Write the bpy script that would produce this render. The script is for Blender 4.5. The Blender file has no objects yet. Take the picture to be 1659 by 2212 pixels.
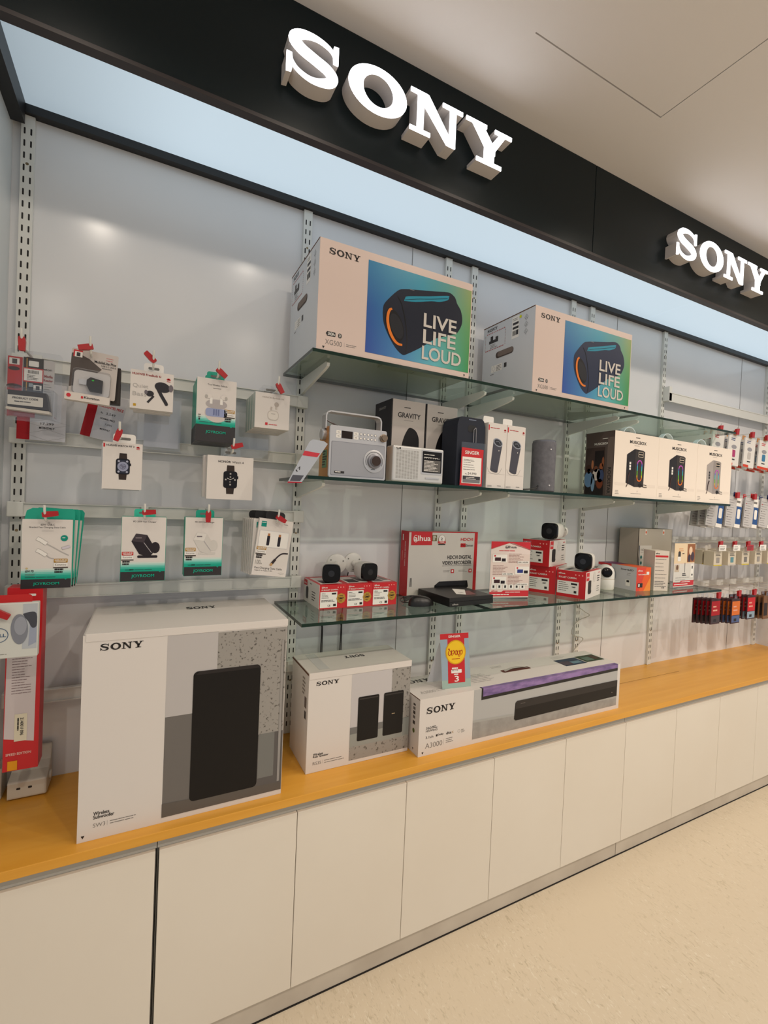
import bpy, math, random
from mathutils import Vector, Matrix
random.seed(7)
SC = bpy.context.scene
COL = SC.collection
PI = math.pi

# ------------------------------------------------------------------ camera, world, lights, exposure
cam = bpy.data.cameras.new('camera'); co = bpy.data.objects.new('camera', cam); COL.objects.link(co)
cam.sensor_fit = 'HORIZONTAL'; cam.sensor_width = 36.0; cam.lens = 36.0 * 1002.9 / 1659.0
cam.clip_start = 0.02; cam.clip_end = 60
YAW, PIT, ROL = math.radians(27.178), math.radians(-1.015), math.radians(2.4675)
fw = Vector((math.sin(YAW)*math.cos(PIT), math.cos(YAW)*math.cos(PIT), math.sin(PIT)))
rt = Vector((math.cos(YAW), -math.sin(YAW), 0)); up = rt.cross(fw)
r2 = rt*math.cos(ROL) + up*math.sin(ROL); u2 = -rt*math.sin(ROL) + up*math.cos(ROL)
co.matrix_world = Matrix(((r2.x, u2.x, -fw.x, 0), (r2.y, u2.y, -fw.y, -1.66375), (r2.z, u2.z, -fw.z, 1.5202), (0, 0, 0, 1)))
SC.camera = co

w = bpy.data.worlds.new('world'); SC.world = w; w.use_nodes = True
w.node_tree.nodes['Background'].inputs[0].default_value = (0.93, 0.96, 1.0, 1)
w.node_tree.nodes['Background'].inputs[1].default_value = 0.42
SC.view_settings.view_transform = 'Standard'; SC.view_settings.look = 'None'
SC.view_settings.gamma = 1; SC.view_settings.exposure = 0.32; SC.view_settings.use_curve_mapping = False

def spot(x, y, energy, col=(1.0, 0.885, 0.755), z=2.84, size=150, rad=0.028, aim=None):
    l = bpy.data.lights.new('downlight_and_fill', 'SPOT'); l.energy = energy; l.color = col
    l.spot_size = math.radians(size); l.spot_blend = 0.4; l.shadow_soft_size = rad
    o = bpy.data.objects.new('downlight_and_fill', l); COL.objects.link(o); o.location = (x, y, z)
    d = (Vector(aim) - o.location) if aim else Vector((0, 0, -1))
    o.rotation_euler = d.to_track_quat('-Z', 'Y').to_euler()
for sx, sy, e in ((-0.24, -1.04, 7), (0.46, -1.0, 6.5), (1.16, -1.0, 7), (1.86, -1.0, 8.5), (2.56, -1.0, 12), (3.26, -1.0, 17),
                  (-0.6, -2.3, 24), (0.7, -2.3, 30), (2.0, -2.3, 40), (3.3, -2.3, 58), (4.6, -2.1, 60), (2.4, -3.6, 60)):  # spots on this line: unseen fill added to light fronts and ceiling
    spot(sx, sy, e*0.78)

# ------------------------------------------------------------------ materials
def lin(c):
    c = c/255.0
    return c/12.92 if c <= 0.04045 else ((c+0.055)/1.055)**2.4
def C(*rgb): return (lin(rgb[0]), lin(rgb[1]), lin(rgb[2]), 1.0)
MATS = {}
def mat(key, rgb=None, rough=0.5, metal=0.0, emit=0.0, spec=0.5, coat=0.0):
    if key in MATS: return MATS[key]
    m = bpy.data.materials.new(key); m.use_nodes = True
    b = m.node_tree.nodes['Principled BSDF']
    b.inputs['Base Color'].default_value = C(*rgb); b.inputs['Roughness'].default_value = rough
    b.inputs['Metallic'].default_value = metal; b.inputs['Specular IOR Level'].default_value = spec
    b.inputs['Coat Weight'].default_value = coat
    if emit:
        b.inputs['Emission Color'].default_value = C(*rgb); b.inputs['Emission Strength'].default_value = emit
    MATS[key] = m
    return m
def nodes(m): return m.node_tree.nodes, m.node_tree.links, m.node_tree.nodes['Principled BSDF']
def ink(r, g, b, rough=0.45): return mat('ink_%d_%d_%d_%d' % (r, g, b, int(rough*100)), (r, g, b), rough, spec=0.25)

def noisy(key, rgb, rgb2, scale, rough=0.5, stretch=(1, 1, 1), detail=4, lo=0.35, hi=0.65, bump=0.0, spec=0.5):
    m = mat(key, rgb, rough, spec=spec); N, L, b = nodes(m)
    tc = N.new('ShaderNodeTexCoord'); mp = N.new('ShaderNodeMapping'); mp.inputs['Scale'].default_value = stretch
    n = N.new('ShaderNodeTexNoise'); n.inputs['Scale'].default_value = scale; n.inputs['Detail'].default_value = detail
    r = N.new('ShaderNodeValToRGB'); r.color_ramp.elements[0].position = lo; r.color_ramp.elements[1].position = hi
    r.color_ramp.elements[0].color = C(*rgb); r.color_ramp.elements[1].color = C(*rgb2)
    L.new(tc.outputs['Object'], mp.inputs[0]); L.new(mp.outputs[0], n.inputs['Vector']); L.new(n.outputs['Fac'], r.inputs[0]); L.new(r.outputs[0], b.inputs['Base Color'])
    if bump:
        bp = N.new('ShaderNodeBump'); bp.inputs['Strength'].default_value = bump; bp.inputs['Distance'].default_value = 0.002
        L.new(n.outputs['Fac'], bp.inputs['Height']); L.new(bp.outputs[0], b.inputs['Normal'])
    return m

WHITE = mat('white_carton', (219, 213, 207), 0.42)
CREAM = mat('cream_carton', (214, 194, 184), 0.42)
GREYW = mat('grey_white_carton', (205, 208, 212), 0.4)
METALW = mat('white_powder_metal', (222, 222, 216), 0.35)
WALL = noisy('wall_panel', (222, 223, 225), (227, 227, 228), 3, 0.2)
DOORW = noisy('cabinet_laminate', (226, 218, 204), (229, 222, 209), 2.2, 0.4)
PLINTH = noisy('plinth_laminate', (190, 180, 166), (205, 196, 182), 5, 0.4)
RAIL = mat('recess_rail', (172, 170, 162), 0.45)
DARKGAP = mat('dark_gap', (26, 20, 18), 0.7)
BLACK = mat('black_plastic', (20, 19, 20), 0.35)
BLACKM = mat('black_matte', (24, 24, 27), 0.6)
FASCIA = mat('fascia_black', (12, 25, 29), 0.33, spec=0.22)
TRIMB = mat('trim_black', (16, 14, 14), 0.45)
RED = mat('lock_red', (170, 16, 22), 0.35)
REDC = mat('red_carton', (196, 26, 34), 0.4)
TEAL = mat('teal_card', (10, 158, 132), 0.4)
CHAR = mat('charcoal_ink', (40, 36, 38), 0.45)
INK = mat('black_ink', (28, 24, 24), 0.45)
GINK = mat('grey_ink', (120, 116, 112), 0.5)
LINK = mat('light_grey_ink', (176, 172, 168), 0.5)
PRW = mat('print_white', (235, 232, 226), 0.45)
GOLD = mat('gold_sticker', (178, 134, 44), 0.4)
ALU = mat('brushed_silver', (196, 196, 198), 0.32, 0.6)
ALUD = mat('dark_silver', (140, 140, 146), 0.35, 0.7)
NAVY = mat('navy_fabric', (24, 31, 46), 0.75)
WOODS = noisy('radio_wood', (170, 110, 50), (200, 142, 74), 12, 0.4, (1, 1, 0.15))
WOOD = noisy('worktop_wood', (218, 154, 50), (228, 168, 66), 6, 0.33, (0.35, 6, 6), 6, 0.3, 0.7)
LETTER = mat('sign_letter_light', (250, 252, 255), 0.4, emit=2.2)
LSIDE = mat('sign_letter_side', (214, 208, 206), 0.5)
def light_panel_mat():
    m = mat('light_panel_diffuser', (120, 130, 136), 0.35, emit=0.0); N, L, b = nodes(m)
    b.inputs['Emission Color'].default_value = C(206, 225, 238)
    # diffuser emission fades towards the left end of the box
    tc = N.new('ShaderNodeTexCoord'); sp = N.new('ShaderNodeSeparateXYZ'); mr = N.new('ShaderNodeMapRange')
    L.new(tc.outputs['Object'], sp.inputs[0]); L.new(sp.outputs[0], mr.inputs['Value'])
    mr.inputs['From Min'].default_value = -2.1; mr.inputs['From Max'].default_value = -1.55
    mr.inputs['To Min'].default_value = 0.38; mr.inputs['To Max'].default_value = 0.65
    mr.interpolation_type = 'SMOOTHSTEP'
    L.new(mr.outputs[0], b.inputs['Emission Strength'])
    return m
def clear_mat(key, tint, gloss=0.08, rough=0.05, ior=1.45):
    m = bpy.data.materials.new(key); m.use_nodes = True; N, L = m.node_tree.nodes, m.node_tree.links
    N.remove(N['Principled BSDF']); out = N['Material Output']
    t = N.new('ShaderNodeBsdfTransparent'); t.inputs[0].default_value = C(*tint)
    g = N.new('ShaderNodeBsdfGlossy'); g.inputs['Roughness'].default_value = rough
    f = N.new('ShaderNodeFresnel'); ge = N.new('ShaderNodeNewGeometry'); io = N.new('ShaderNodeMapRange')
    io.inputs['To Min'].default_value = ior; io.inputs['To Max'].default_value = 1/ior   # thin sheet: same reflectance from both sides
    L.new(ge.outputs['Backfacing'], io.inputs['Value']); L.new(io.outputs[0], f.inputs[0])
    a = N.new('ShaderNodeMath'); a.operation = 'ADD'; a.inputs[1].default_value = gloss; a.use_clamp = True
    mx = N.new('ShaderNodeMixShader')
    L.new(f.outputs[0], a.inputs[0]); L.new(a.outputs[0], mx.inputs[0]); L.new(t.outputs[0], mx.inputs[1]); L.new(g.outputs[0], mx.inputs[2]); L.new(mx.outputs[0], out.inputs[0])
    MATS[key] = m
    return m
GLASS = clear_mat('shelf_glass', (228, 240, 234), 0.03, 0.01, 1.5)
GEDGE = mat('shelf_glass_edge', (12, 42, 34), 0.2, spec=0.3)
CLEAR = clear_mat('clear_plastic', (250, 251, 252), 0.035, 0.08)
ACRYL = clear_mat('clear_acrylic', (248, 250, 250), 0.03, 0.03)

# ------------------------------------------------------------------ mesh builder
class Fr:
    """plane frame: origin, u (right), v (up), n = u x v (outwards)"""
    def __init__(s, o, u, v):
        s.o, s.u, s.v = Vector(o), Vector(u).normalized(), Vector(v).normalized(); s.n = s.u.cross(s.v)
    def p(s, x, y, h=0.0): return s.o + s.u*x + s.v*y + s.n*h
def front(x, y, z): return Fr((x, y, z), (1, 0, 0), (0, 0, 1))
def left(x, yback, z): return Fr((x, yback, z), (0, -1, 0), (0, 0, 1))
def top(x, y, z): return Fr((x, y, z), (1, 0, 0), (0, 1, 0))

TXT = {}
def glyphs(s, bold):
    k = (s, bold)
    if k not in TXT:
        cu = bpy.data.curves.new('t', 'FONT'); cu.body = s; cu.size = 1; cu.resolution_u = 3; cu.offset = 0.018 if bold else (-0.008 if bold is None else 0.0)
        ob = bpy.data.objects.new('t', cu); COL.objects.link(ob)
        me = bpy.data.meshes.new_from_object(ob, depsgraph=bpy.context.evaluated_depsgraph_get())
        vs = [(v.co.x, v.co.y) for v in me.vertices]; fs = [tuple(p.vertices) for p in me.polygons]
        bpy.data.objects.remove(ob); bpy.data.curves.remove(cu); bpy.data.meshes.remove(me)
        xs = [v[0] for v in vs] or [0, 1]; ys = [v[1] for v in vs] or [0, 1]
        TXT[k] = (vs, fs, min(xs), max(xs), min(ys), max(ys))
    return TXT[k]

class MB:
    def __init__(s, xf=None): s.V, s.F, s.M, s.mats, s.xf = [], [], [], [], xf
    def mi(s, m):
        if m not in s.mats: s.mats.append(m)
        return s.mats.index(m)
    def add(s, vs, fs, m):
        o = len(s.V); i = s.mi(m)
        s.V += [tuple(v) for v in vs]
        for f in fs: s.F.append(tuple(o+a for a in f)); s.M.append(i)
    def box(s, x0, x1, y0, y1, z0, z1, m, tops=None):
        x0, x1 = min(x0, x1), max(x0, x1); y0, y1 = min(y0, y1), max(y0, y1); z0, z1 = min(z0, z1), max(z0, z1)
        vs = [(x0, y0, z0), (x1, y0, z0), (x1, y1, z0), (x0, y1, z0), (x0, y0, z1), (x1, y0, z1), (x1, y1, z1), (x0, y1, z1)]
        s.add(vs, [(0, 3, 2, 1), (4, 5, 6, 7), (0, 1, 5, 4), (1, 2, 6, 5), (2, 3, 7, 6), (3, 0, 4, 7)], m)
        return s
    def prism(s, fr, pts, h0, h1, m, ms=None):
        n = len(pts); vs = [fr.p(x, y, h0) for x, y in pts] + [fr.p(x, y, h1) for x, y in pts]
        s.add(vs, [tuple(range(n, 2*n))], m)
        s.add(vs, [tuple(reversed(range(n)))] + [(i, (i+1) % n, n+(i+1) % n, n+i) for i in range(n)], ms or m)
        return s
    # flat print on a face
    def poly(s, fr, pts, m, l=1): s.add([fr.p(x, y, 0.0003*l) for x, y in pts], [tuple(range(len(pts)))], m); return s
    def rect(s, fr, x0, y0, x1, y1, m, l=1): return s.poly(fr, [(x0, y0), (x1, y0), (x1, y1), (x0, y1)], m, l)
    def disc(s, fr, x, y, rx, ry, m, l=1, n=28, rot=0):
        c, q = math.cos(rot), math.sin(rot)
        return s.poly(fr, [(x+rx*math.cos(a)*c-ry*math.sin(a)*q, y+rx*math.cos(a)*q+ry*math.sin(a)*c) for a in [2*PI*i/n for i in range(n)]], m, l)
    def ring(s, fr, x, y, rx, ry, t, m, l=1, n=28, a0=0, a1=2*PI):
        A = [a0+(a1-a0)*i/n for i in range(n+1)]
        vs = [fr.p(x+rx*math.cos(a), y+ry*math.sin(a), 0.0003*l) for a in A] + [fr.p(x+(rx-t)*math.cos(a), y+(ry-t)*math.sin(a), 0.0003*l) for a in A]
        s.add(vs, [(n+1+i, i, i+1, n+2+i) for i in range(n)], m); return s
    def rrect(s, fr, x0, y0, x1, y1, r, m, l=1): return s.poly(fr, rr(x0, y0, x1, y1, r), m, l)
    def line(s, fr, pts, wd, m, l=1):
        P = [Vector(p) for p in pts]; a, b = [], []
        for i, p in enumerate(P):
            d = (P[min(i+1, len(P)-1)] - P[max(i-1, 0)]).normalized(); q = Vector((-d.y, d.x))
            ww = wd[i] if isinstance(wd, (list, tuple)) else wd
            a.append(p+q*ww/2); b.append(p-q*ww/2)
        vs = [fr.p(v.x, v.y, 0.0003*l) for v in a] + [fr.p(v.x, v.y, 0.0003*l) for v in b]; n = len(P)
        s.add(vs, [(n+i, n+i+1, i+1, i) for i in range(n-1)], m); return s
    def text(s, fr, t, x, y, wd, h, m, bold=False, l=2):
        vs, fs, a, b, c, d = glyphs(t, bold)
        sx = wd/(b-a); sy = h/(d-c) if h else sx
        s.add([fr.p(x+(p[0]-a)*sx, y+(p[1]-c)*sy, 0.0003*l) for p in vs], fs, m); return s
    def greek(s, fr, x, y, wd, n, pitch, th, m, l=2, seed=1):
        rd = random.Random(seed)
        for i in range(n):
            yy = y-i*pitch; xx = x; end = x+wd*rd.uniform(0.62, 1)
            while xx < end:
                k = min(rd.uniform(0.1, 0.3)*wd, end-xx); s.rect(fr, xx, yy, xx+k, yy+th, m, l); xx += k+wd*0.02
        return s
    def tube(s, pts, r, m, seg=8):
        P = [Vector(p) for p in pts]; vs = []; n = len(P); u = None
        for i, p in enumerate(P):
            d = (P[min(i+1, n-1)] - P[max(i-1, 0)]).normalized()
            u = d.orthogonal().normalized() if u is None else (u - d*u.dot(d)).normalized()
            q = d.cross(u); rad = r[i] if isinstance(r, (list, tuple)) else r
            vs += [p + (u*math.cos(2*PI*k/seg) + q*math.sin(2*PI*k/seg))*rad for k in range(seg)]
        fs = [(i*seg+k, i*seg+(k+1) % seg, (i+1)*seg+(k+1) % seg, (i+1)*seg+k) for i in range(n-1) for k in range(seg)]
        fs += [tuple(reversed(range(seg))), tuple(range((n-1)*seg, n*seg))]
        s.add(vs, fs, m); return s
    def lathe(s, c, ax, prof, m, seg=28, sq=None):
        """prof: (distance along ax, radius); sq: superellipse power for rounded-square sections"""
        c, ax = Vector(c), Vector(ax).normalized()
        u = Vector((0, 0, 1)).cross(ax); u = u.normalized() if u.length > 0.1 else Vector((1, 0, 0)); v = ax.cross(u)
        vs = []
        for t, r in prof:
            for k in range(seg):
                a = 2*PI*k/seg; ca, sa = math.cos(a), math.sin(a)
                g = 1.0 if not sq else 1/((abs(ca)**sq + abs(sa)**sq)**(1/sq))
                vs.append(c + ax*t + (u*ca + v*sa)*r*g)
        n = len(prof)
        fs = [(i*seg+k, i*seg+(k+1) % seg, (i+1)*seg+(k+1) % seg, (i+1)*seg+k) for i in range(n-1) for k in range(seg)]
        fs += [tuple(reversed(range(seg))), tuple(range((n-1)*seg, n*seg))]
        s.add(vs, fs, m); return s
    def build(s, name, parent=None, smooth=False, bevel=0.0, loc=None, seg=2):
        V = [s.xf @ Vector(v) for v in s.V] if s.xf else [Vector(v) for v in s.V]
        if parent is None:
            if loc is None:
                xs = [v.x for v in V]; ys = [v.y for v in V]; zs = [v.z for v in V]
                loc = Vector(((min(xs)+max(xs))/2, (min(ys)+max(ys))/2, min(zs)))
            org = Vector(loc)
        else: org = world_org(parent)
        me = bpy.data.meshes.new(name); me.from_pydata([v-org for v in V], [], s.F)
        for m in s.mats: me.materials.append(m)
        me.polygons.foreach_set('material_index', s.M)
        if smooth: me.polygons.foreach_set('use_smooth', [True]*len(s.F))
        me.update()
        o = bpy.data.objects.new(name, me); COL.objects.link(o)
        if parent is None: o.location = org
        else: o.parent = parent
        if smooth:
            try: me.set_sharp_from_angle(angle=math.radians(40))
            except Exception: pass
        if bevel:
            b = o.modifiers.new('bevel', 'BEVEL'); b.width = bevel; b.segments = seg; b.limit_method = 'ANGLE'; b.angle_limit = math.radians(50)
        return o
def world_org(o):
    v = Vector(o.location)
    while o.parent: o = o.parent; v += Vector(o.location)
    return v
def rr(x0, y0, x1, y1, r, n=5):
    out = []
    for cx, cy, a in ((x1-r, y1-r, 0), (x0+r, y1-r, PI/2), (x0+r, y0+r, PI), (x1-r, y0+r, 1.5*PI)):
        out += [(cx+r*math.cos(a+PI/2*i/n), cy+r*math.sin(a+PI/2*i/n)) for i in range(n+1)]
    return out
def tag(o, label, cat, group=None):
    o['label'] = label; o['category'] = cat
    if group: o['group'] = group
    return o
def thing(name, label, cat, loc, group=None):
    o = bpy.data.objects.new(name, None); COL.objects.link(o); o.location = loc; o.empty_display_size = 0.05
    return tag(o, label, cat, group)
def struct(o): o['kind'] = 'structure'; return o
def dup(o, d, label=None):
    c = o.copy(); COL.objects.link(c); c.location = Vector(o.location) + Vector(d)
    if label: c['label'] = label
    for ch in list(o.children):
        k = ch.copy(); COL.objects.link(k); k.parent = c
        for g in list(ch.children):
            q = g.copy(); COL.objects.link(q); q.parent = k
    return c
def rotz(deg, px, py): return Matrix.Translation((px, py, 0)) @ Matrix.Rotation(math.radians(deg), 4, 'Z') @ Matrix.Translation((-px, -py, 0))

# ------------------------------------------------------------------ wordmark shapes (unit letters)
def ell(cx, cy, rx, ry, n=40): return [(cx+rx*math.cos(2*PI*i/n), cy+ry*math.sin(2*PI*i/n)) for i in range(n)]
def catmull(P, k=8):
    out = []; Q = [P[0]] + P + [P[-1]]
    for i in range(1, len(Q)-2):
        for j in range(k):
            t = j/k; a, b, c, d = Q[i-1], Q[i], Q[i+1], Q[i+2]
            out.append(tuple(0.5*((2*b[q]) + (-a[q]+c[q])*t + (2*a[q]-5*b[q]+4*c[q]-d[q])*t*t + (-a[q]+3*b[q]-3*c[q]+d[q])*t**3) for q in range(len(b))))
    return out + [P[-1]]
S_PATH = catmull([(0.90, 0.70, .05), (0.80, 0.87, .09), (0.55, 0.955, .12), (0.28, 0.90, .19), (0.15, 0.74, .25), (0.28, 0.60, .25), (0.52, 0.50, .24), (0.76, 0.40, .25),
                  (0.86, 0.26, .25), (0.74, 0.11, .19), (0.47, 0.04, .12), (0.22, 0.13, .09), (0.10, 0.31, .05)], 5)
LET = {
    'N': [[(.06, .996), (.33, .996), (.868, .02), (.868, .004), (.70, .004)], [(.13, .005), (.25, .005), (.25, .95), (.13, .95)], [(0, 0), (.38, 0), (.38, .1), (0, .1)],
          [(0, .9), (.3, .9), (.3, 1), (0, 1)], [(.745, 0), (.87, 0), (.87, .995), (.745, .995)], [(.6, .9), (1, .9), (1, 1), (.6, 1)]],
    'Y': [[(.08, .996), (.33, .996), (.64, .48), (.64, .3), (.42, .40)], [(.76, .996), (.90, .996), (.64, .42), (.52, .5)], [(.40, .005), (.62, .005), (.62, .46), (.40, .46)],
          [(0, .9), (.44, .9), (.44, 1), (0, 1)], [(.62, .9), (1, .9), (1, 1), (.62, 1)], [(.24, 0), (.79, 0), (.79, .1), (.24, .1)]],
    'S': [[(.86, .60), (.95, .60), (.95, 1.0), (.86, .98), (.84, .85)], [(.03, 0), (.12, .02), (.15, .2), (.12, .42), (.03, .42)]],
}
SPAN = {'S': (0, .202), 'O': (.233, .475), 'N': (.491, .738), 'Y': (.756, 1.0)}
def letter(mb, fr, ch, x, y, wd, h, m, h0=None, h1=None, ms=None):
    """flat print when h0 is None, else a solid between h0 and h1"""
    T = lambda pts: [(x+a*wd, y+b*h) for a, b in pts]
    def piece(pts):
        if h0 is None: mb.poly(fr, pts, m, 2)
        else: mb.prism(fr, pts, h0, h1, m, ms)
    for p in LET.get(ch, []): piece(T(p))
    if ch == 'S':
        P = [Vector((x+a*wd, y+b*h)) for a, b, c in S_PATH]; W = [c*h*0.5 for a, b, c in S_PATH]; A, B = [], []
        for i, p in enumerate(P):
            d = (P[min(i+1, len(P)-1)] - P[max(i-1, 0)]).normalized(); q = Vector((-d.y, d.x)); A.append(p+q*W[i]); B.append(p-q*W[i])
        ring_ = [(A[i], B[i]) for i in range(len(P))]
        if h0 is None:
            for (a, b), (c, d) in zip(ring_, ring_[1:]): mb.poly(fr, [tuple(a), tuple(c), tuple(d), tuple(b)][::-1], m, 2)
        else:
            for (a, b), (c, d) in zip(ring_, ring_[1:]):
                vs = [fr.p(v.x, v.y, hh) for hh in (h0, h1) for v in (a, c, d, b)]
                mb.add([vs[4], vs[5], vs[6], vs[7]], [(3, 2, 1, 0)], m); mb.add(vs, [(0, 1, 5, 4), (2, 3, 7, 6)], ms or m)
    if ch == 'O':
        n = 40; o_ = ell(x+wd/2, y+h/2, wd/2, h*0.53, n); i_ = ell(x+wd/2, y+h/2, wd*0.26, h*0.36, n)
        hh = 0.0006 if h0 is None else h1
        vs = [fr.p(a, b, hh) for a, b in o_+i_]
        mb.add(vs, [(i, (i+1) % n, n+(i+1) % n, n+i) for i in range(n)], m)
        if h0 is not None:
            lo = [fr.p(a, b, h0) for a, b in o_+i_]
            mb.add(vs+lo, [(2*n+i, 2*n+(i+1) % n, (i+1) % n, i) for i in range(n)] + [(n+i, n+(i+1) % n, 3*n+(i+1) % n, 3*n+i) for i in range(n)], ms or m)
def wordmark(mb, fr, x, y, wd, h, m=None):
    for ch in 'SONY':
        a, b = SPAN[ch]; letter(mb, fr, ch, x+a*wd, y, (b-a)*wd, h, m or INK)

# ================================================================== SETTING
def noise_floor():
    m = mat('floor_vinyl', (222, 208, 184), 0.42); N, L, b = nodes(m)
    tc = N.new('ShaderNodeTexCoord')
    def flecks(scale, seed, lo, hi):
        mp = N.new('ShaderNodeMapping'); mp.inputs['Location'].default_value = (seed, seed*2, 0); mp.inputs['Rotation'].default_value = (0, 0, seed)
        mp.inputs['Scale'].default_value = (1, 0.38, 1)
        n1 = N.new('ShaderNodeTexNoise'); n1.inputs['Scale'].default_value = scale; n1.inputs['Detail'].default_value = 3; n1.inputs['Distortion'].default_value = 1.6
        r = N.new('ShaderNodeMapRange'); r.inputs['From Min'].default_value = lo; r.inputs['From Max'].default_value = hi
        L.new(tc.outputs['Object'], mp.inputs[0]); L.new(mp.outputs[0], n1.inputs['Vector']); L.new(n1.outputs['Fac'], r.inputs['Value'])
        return r
    a = flecks(75, 0.7, 0.60, 0.70); c = flecks(60, 2.1, 0.60, 0.72); d = flecks(110, 3.3, 0.58, 0.70)
    big = N.new('ShaderNodeTexNoise'); big.inputs['Scale'].default_value = 2.2; big.inputs['Detail'].default_value = 5; L.new(tc.outputs['Object'], big.inputs['Vector'])
    mg = N.new('ShaderNodeMapRange'); mg.inputs['From Min'].default_value = 0.35; mg.inputs['From Max'].default_value = 0.6; L.new(big.outputs['Fac'], mg.inputs['Value'])
    cur = None
    for f, col in ((a, (198, 184, 158)), (d, (234, 224, 204)), (c, (206, 192, 166))):
        mu = N.new('ShaderNodeMath'); mu.operation = 'MULTIPLY'; L.new(f.outputs[0], mu.inputs[0]); L.new(mg.outputs[0], mu.inputs[1])
        mx = N.new('ShaderNodeMix'); mx.data_type = 'RGBA'; mx.inputs[7].default_value = C(*col); L.new(mu.outputs[0], mx.inputs[0])
        if cur is None: mx.inputs[6].default_value = C(222, 208, 184)
        else: L.new(cur.outputs[2], mx.inputs[6])
        cur = mx
    L.new(cur.outputs[2], b.inputs['Base Color'])
    return m
struct(MB().box(-4, 8, -6, 0.3, -0.05, 0, noise_floor()).build('floor', loc=(0, 0, 0)))
CEIL = mat('ceiling_paint', (234, 229, 226), 0.6)
PX, PY = 1.513, -0.643
cb = MB()
for x0, x1, y0, y1 in ((-4, .94, -6, .3), (.94, PX-.002, -6, PY-.002), (PX+.002, 8, -6, .3), (.94, PX+.002, PY+.002, .3)): cb.box(x0, x1, y0, y1, 2.87, 2.9, CEIL)
struct(cb.build('ceiling', loc=(0, 0, 2.87)))
struct(MB().box(-4, 8, -6, 0.3, 2.895, 2.92, DARKGAP).build('ceiling_gap_dark'))  # dark sheet added above the ceiling so its open joint stays dark

wb = MB().box(-0.362, 3.83, 0, 0.02, 0.62, 2.9, WALL)
SEAM = mat('wall_seam', (120, 118, 114), 0.6)
for sx in (0.934, 2.198, 3.43):
    wb.box(sx-0.001, sx+0.001, -0.0012, 0.0, 0.664, 2.565, SEAM)
struct(wb.build('wall_back', loc=(0, 0, 0.62)))
struct(MB().box(-0.385, -0.362, -0.386, 0.02, 0.662, 2.565, noisy('side_panel', (214, 220, 222), (222, 226, 226), 3, 0.3)).build('wall_left'))
struct(MB().box(3.80, 3.83, -0.36, 0.0, 0.662, 2.565, WALL).build('wall_right'))

# fascia with its underside light box
fs = thing('sign_fascia', 'glossy black sign fascia running above the display wall under the ceiling', 'fascia', (1.7, -0.388, 2.529))
fp = MB(); 
for x0, x1 in ((-1.2, 1.517), (1.519, 4.6)): fp.box(x0, x1, -0.388, -0.372, 2.529, 2.87, FASCIA)
fp.build('fascia_panel', fs, bevel=0.0015)
MB().box(-1.2, 4.6, -0.3925, -0.366, 2.521, 2.531, mat('lip_black', (38, 30, 32), 0.4)).build('lower_lip', fs)
MB().box(-0.385, 3.83, -0.026, -0.0005, 2.565, 2.588, TRIMB).build('rear_trim', fs)
MB().box(-0.362, -0.330, -0.366, -0.026, 2.53, 2.588, TRIMB).build('end_trim', fs)
lp = thing('light_box', 'long white lit ceiling panel glowing behind the black sign fascia', 'ceiling light', (1.7, -0.2, 2.589))
LPM = light_panel_mat()
for x0, x1 in ((-0.35, 2.392), (2.394, 3.83)): MB().box(x0, x1, -0.37, -0.003, 2.589, 2.60, LPM).build('diffuser', lp)

# illuminated signs
def sign(x0, label, W=0.763):
    t = thing('illuminated_sign', label, 'sign', (x0+W/2, -0.388, 2.632), 'lit letter signs on the black fascia')
    fr = front(x0, -0.388, 2.632)
    for ch in 'SONY':
        a, b = SPAN[ch]; mb = MB(); letter(mb, fr, ch, a*W, 0, (b-a)*W, 0.122, LSIDE, 0.0005, 0.048, LSIDE)
        p = mb.build('letter', t); mf = MB(); letter(mf, fr, ch, a*W, 0, (b-a)*W, 0.122, LETTER, 0.0482, 0.0515, LETTER)
        q = mf.build('letter_face', p); q['label'] = 'glowing white letter face'
sign(0.284, 'glowing white letter sign nearer the camera, above the largest empty wall bay')
sign(1.965, 'smaller looking glowing white letter sign at the far right of the fascia', 0.75)

# worktop and cabinets
wk = MB().box(-0.7, 3.80, -0.383, 0.0, 0.638, 0.662, WOOD)
o = wk.build('worktop', bevel=0.0015); tag(o, 'long honey coloured wooden worktop on top of the white cabinets', 'worktop')
tag(MB().box(2.0, 2.66, -0.1495, -0.1485, 0.6621, 0.6626, mat('wood_joint', (120, 74, 30), 0.5)).build('worktop_joint'), 'thin dark joint line along the worktop right of the soundbar carton', 'joint')
D0, DW = 0.053, 0.370
names = {-2: 'white cabinet run at the left end, cut by the photo edge', 0: 'white five door cabinet run under the three large cartons', 5: 'white cabinet run at the right, under the empty worktop'}
for a, b in ((-2, 0), (0, 5), (5, 10)):
    xa, xb = D0+a*DW, D0+b*DW
    t = thing('base_cabinet', names[a], 'cabinet', ((xa+xb)/2, -0.19, 0), 'base cabinets under the worktop')
    c_ = MB().box(xa+.001, xb-.001, -0.342, -0.01, 0.078, 0.6375, RAIL); c_.box(xa+.001, xb-.001, -0.361, -0.342, 0.6075, 0.6375, RAIL); c_.build('carcass', t)
    MB().box(xa+.0015, xb-.0015, -0.350, -0.33, 0.004, 0.078, PLINTH).build('plinth', t, bevel=0.001)
    for k in range(a, b):
        g = 0.0055 if k == 0 else 0.0012; g2 = 0.0045 if k == -1 else 0.0012
        MB().box(D0+k*DW+g-.0005, D0+(k+1)*DW-g2, -0.370, -0.352, 0.081, 0.606, DOORW).build('door', t, bevel=0.0012)
    MB().box(xa+.004, xb-.004, -0.3519, -0.3425, 0.09, 0.598, DARKGAP).build('door_gap_shade', t)  # dark sheet added behind the doors to shade the gaps between them
struct(MB().box(-0.7, 3.8, -0.352, -0.32, 0.0, 0.0038, DARKGAP).build('plinth_floor_line'))  # dark strip under the plinths, drawing the dark line at the floor

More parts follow.
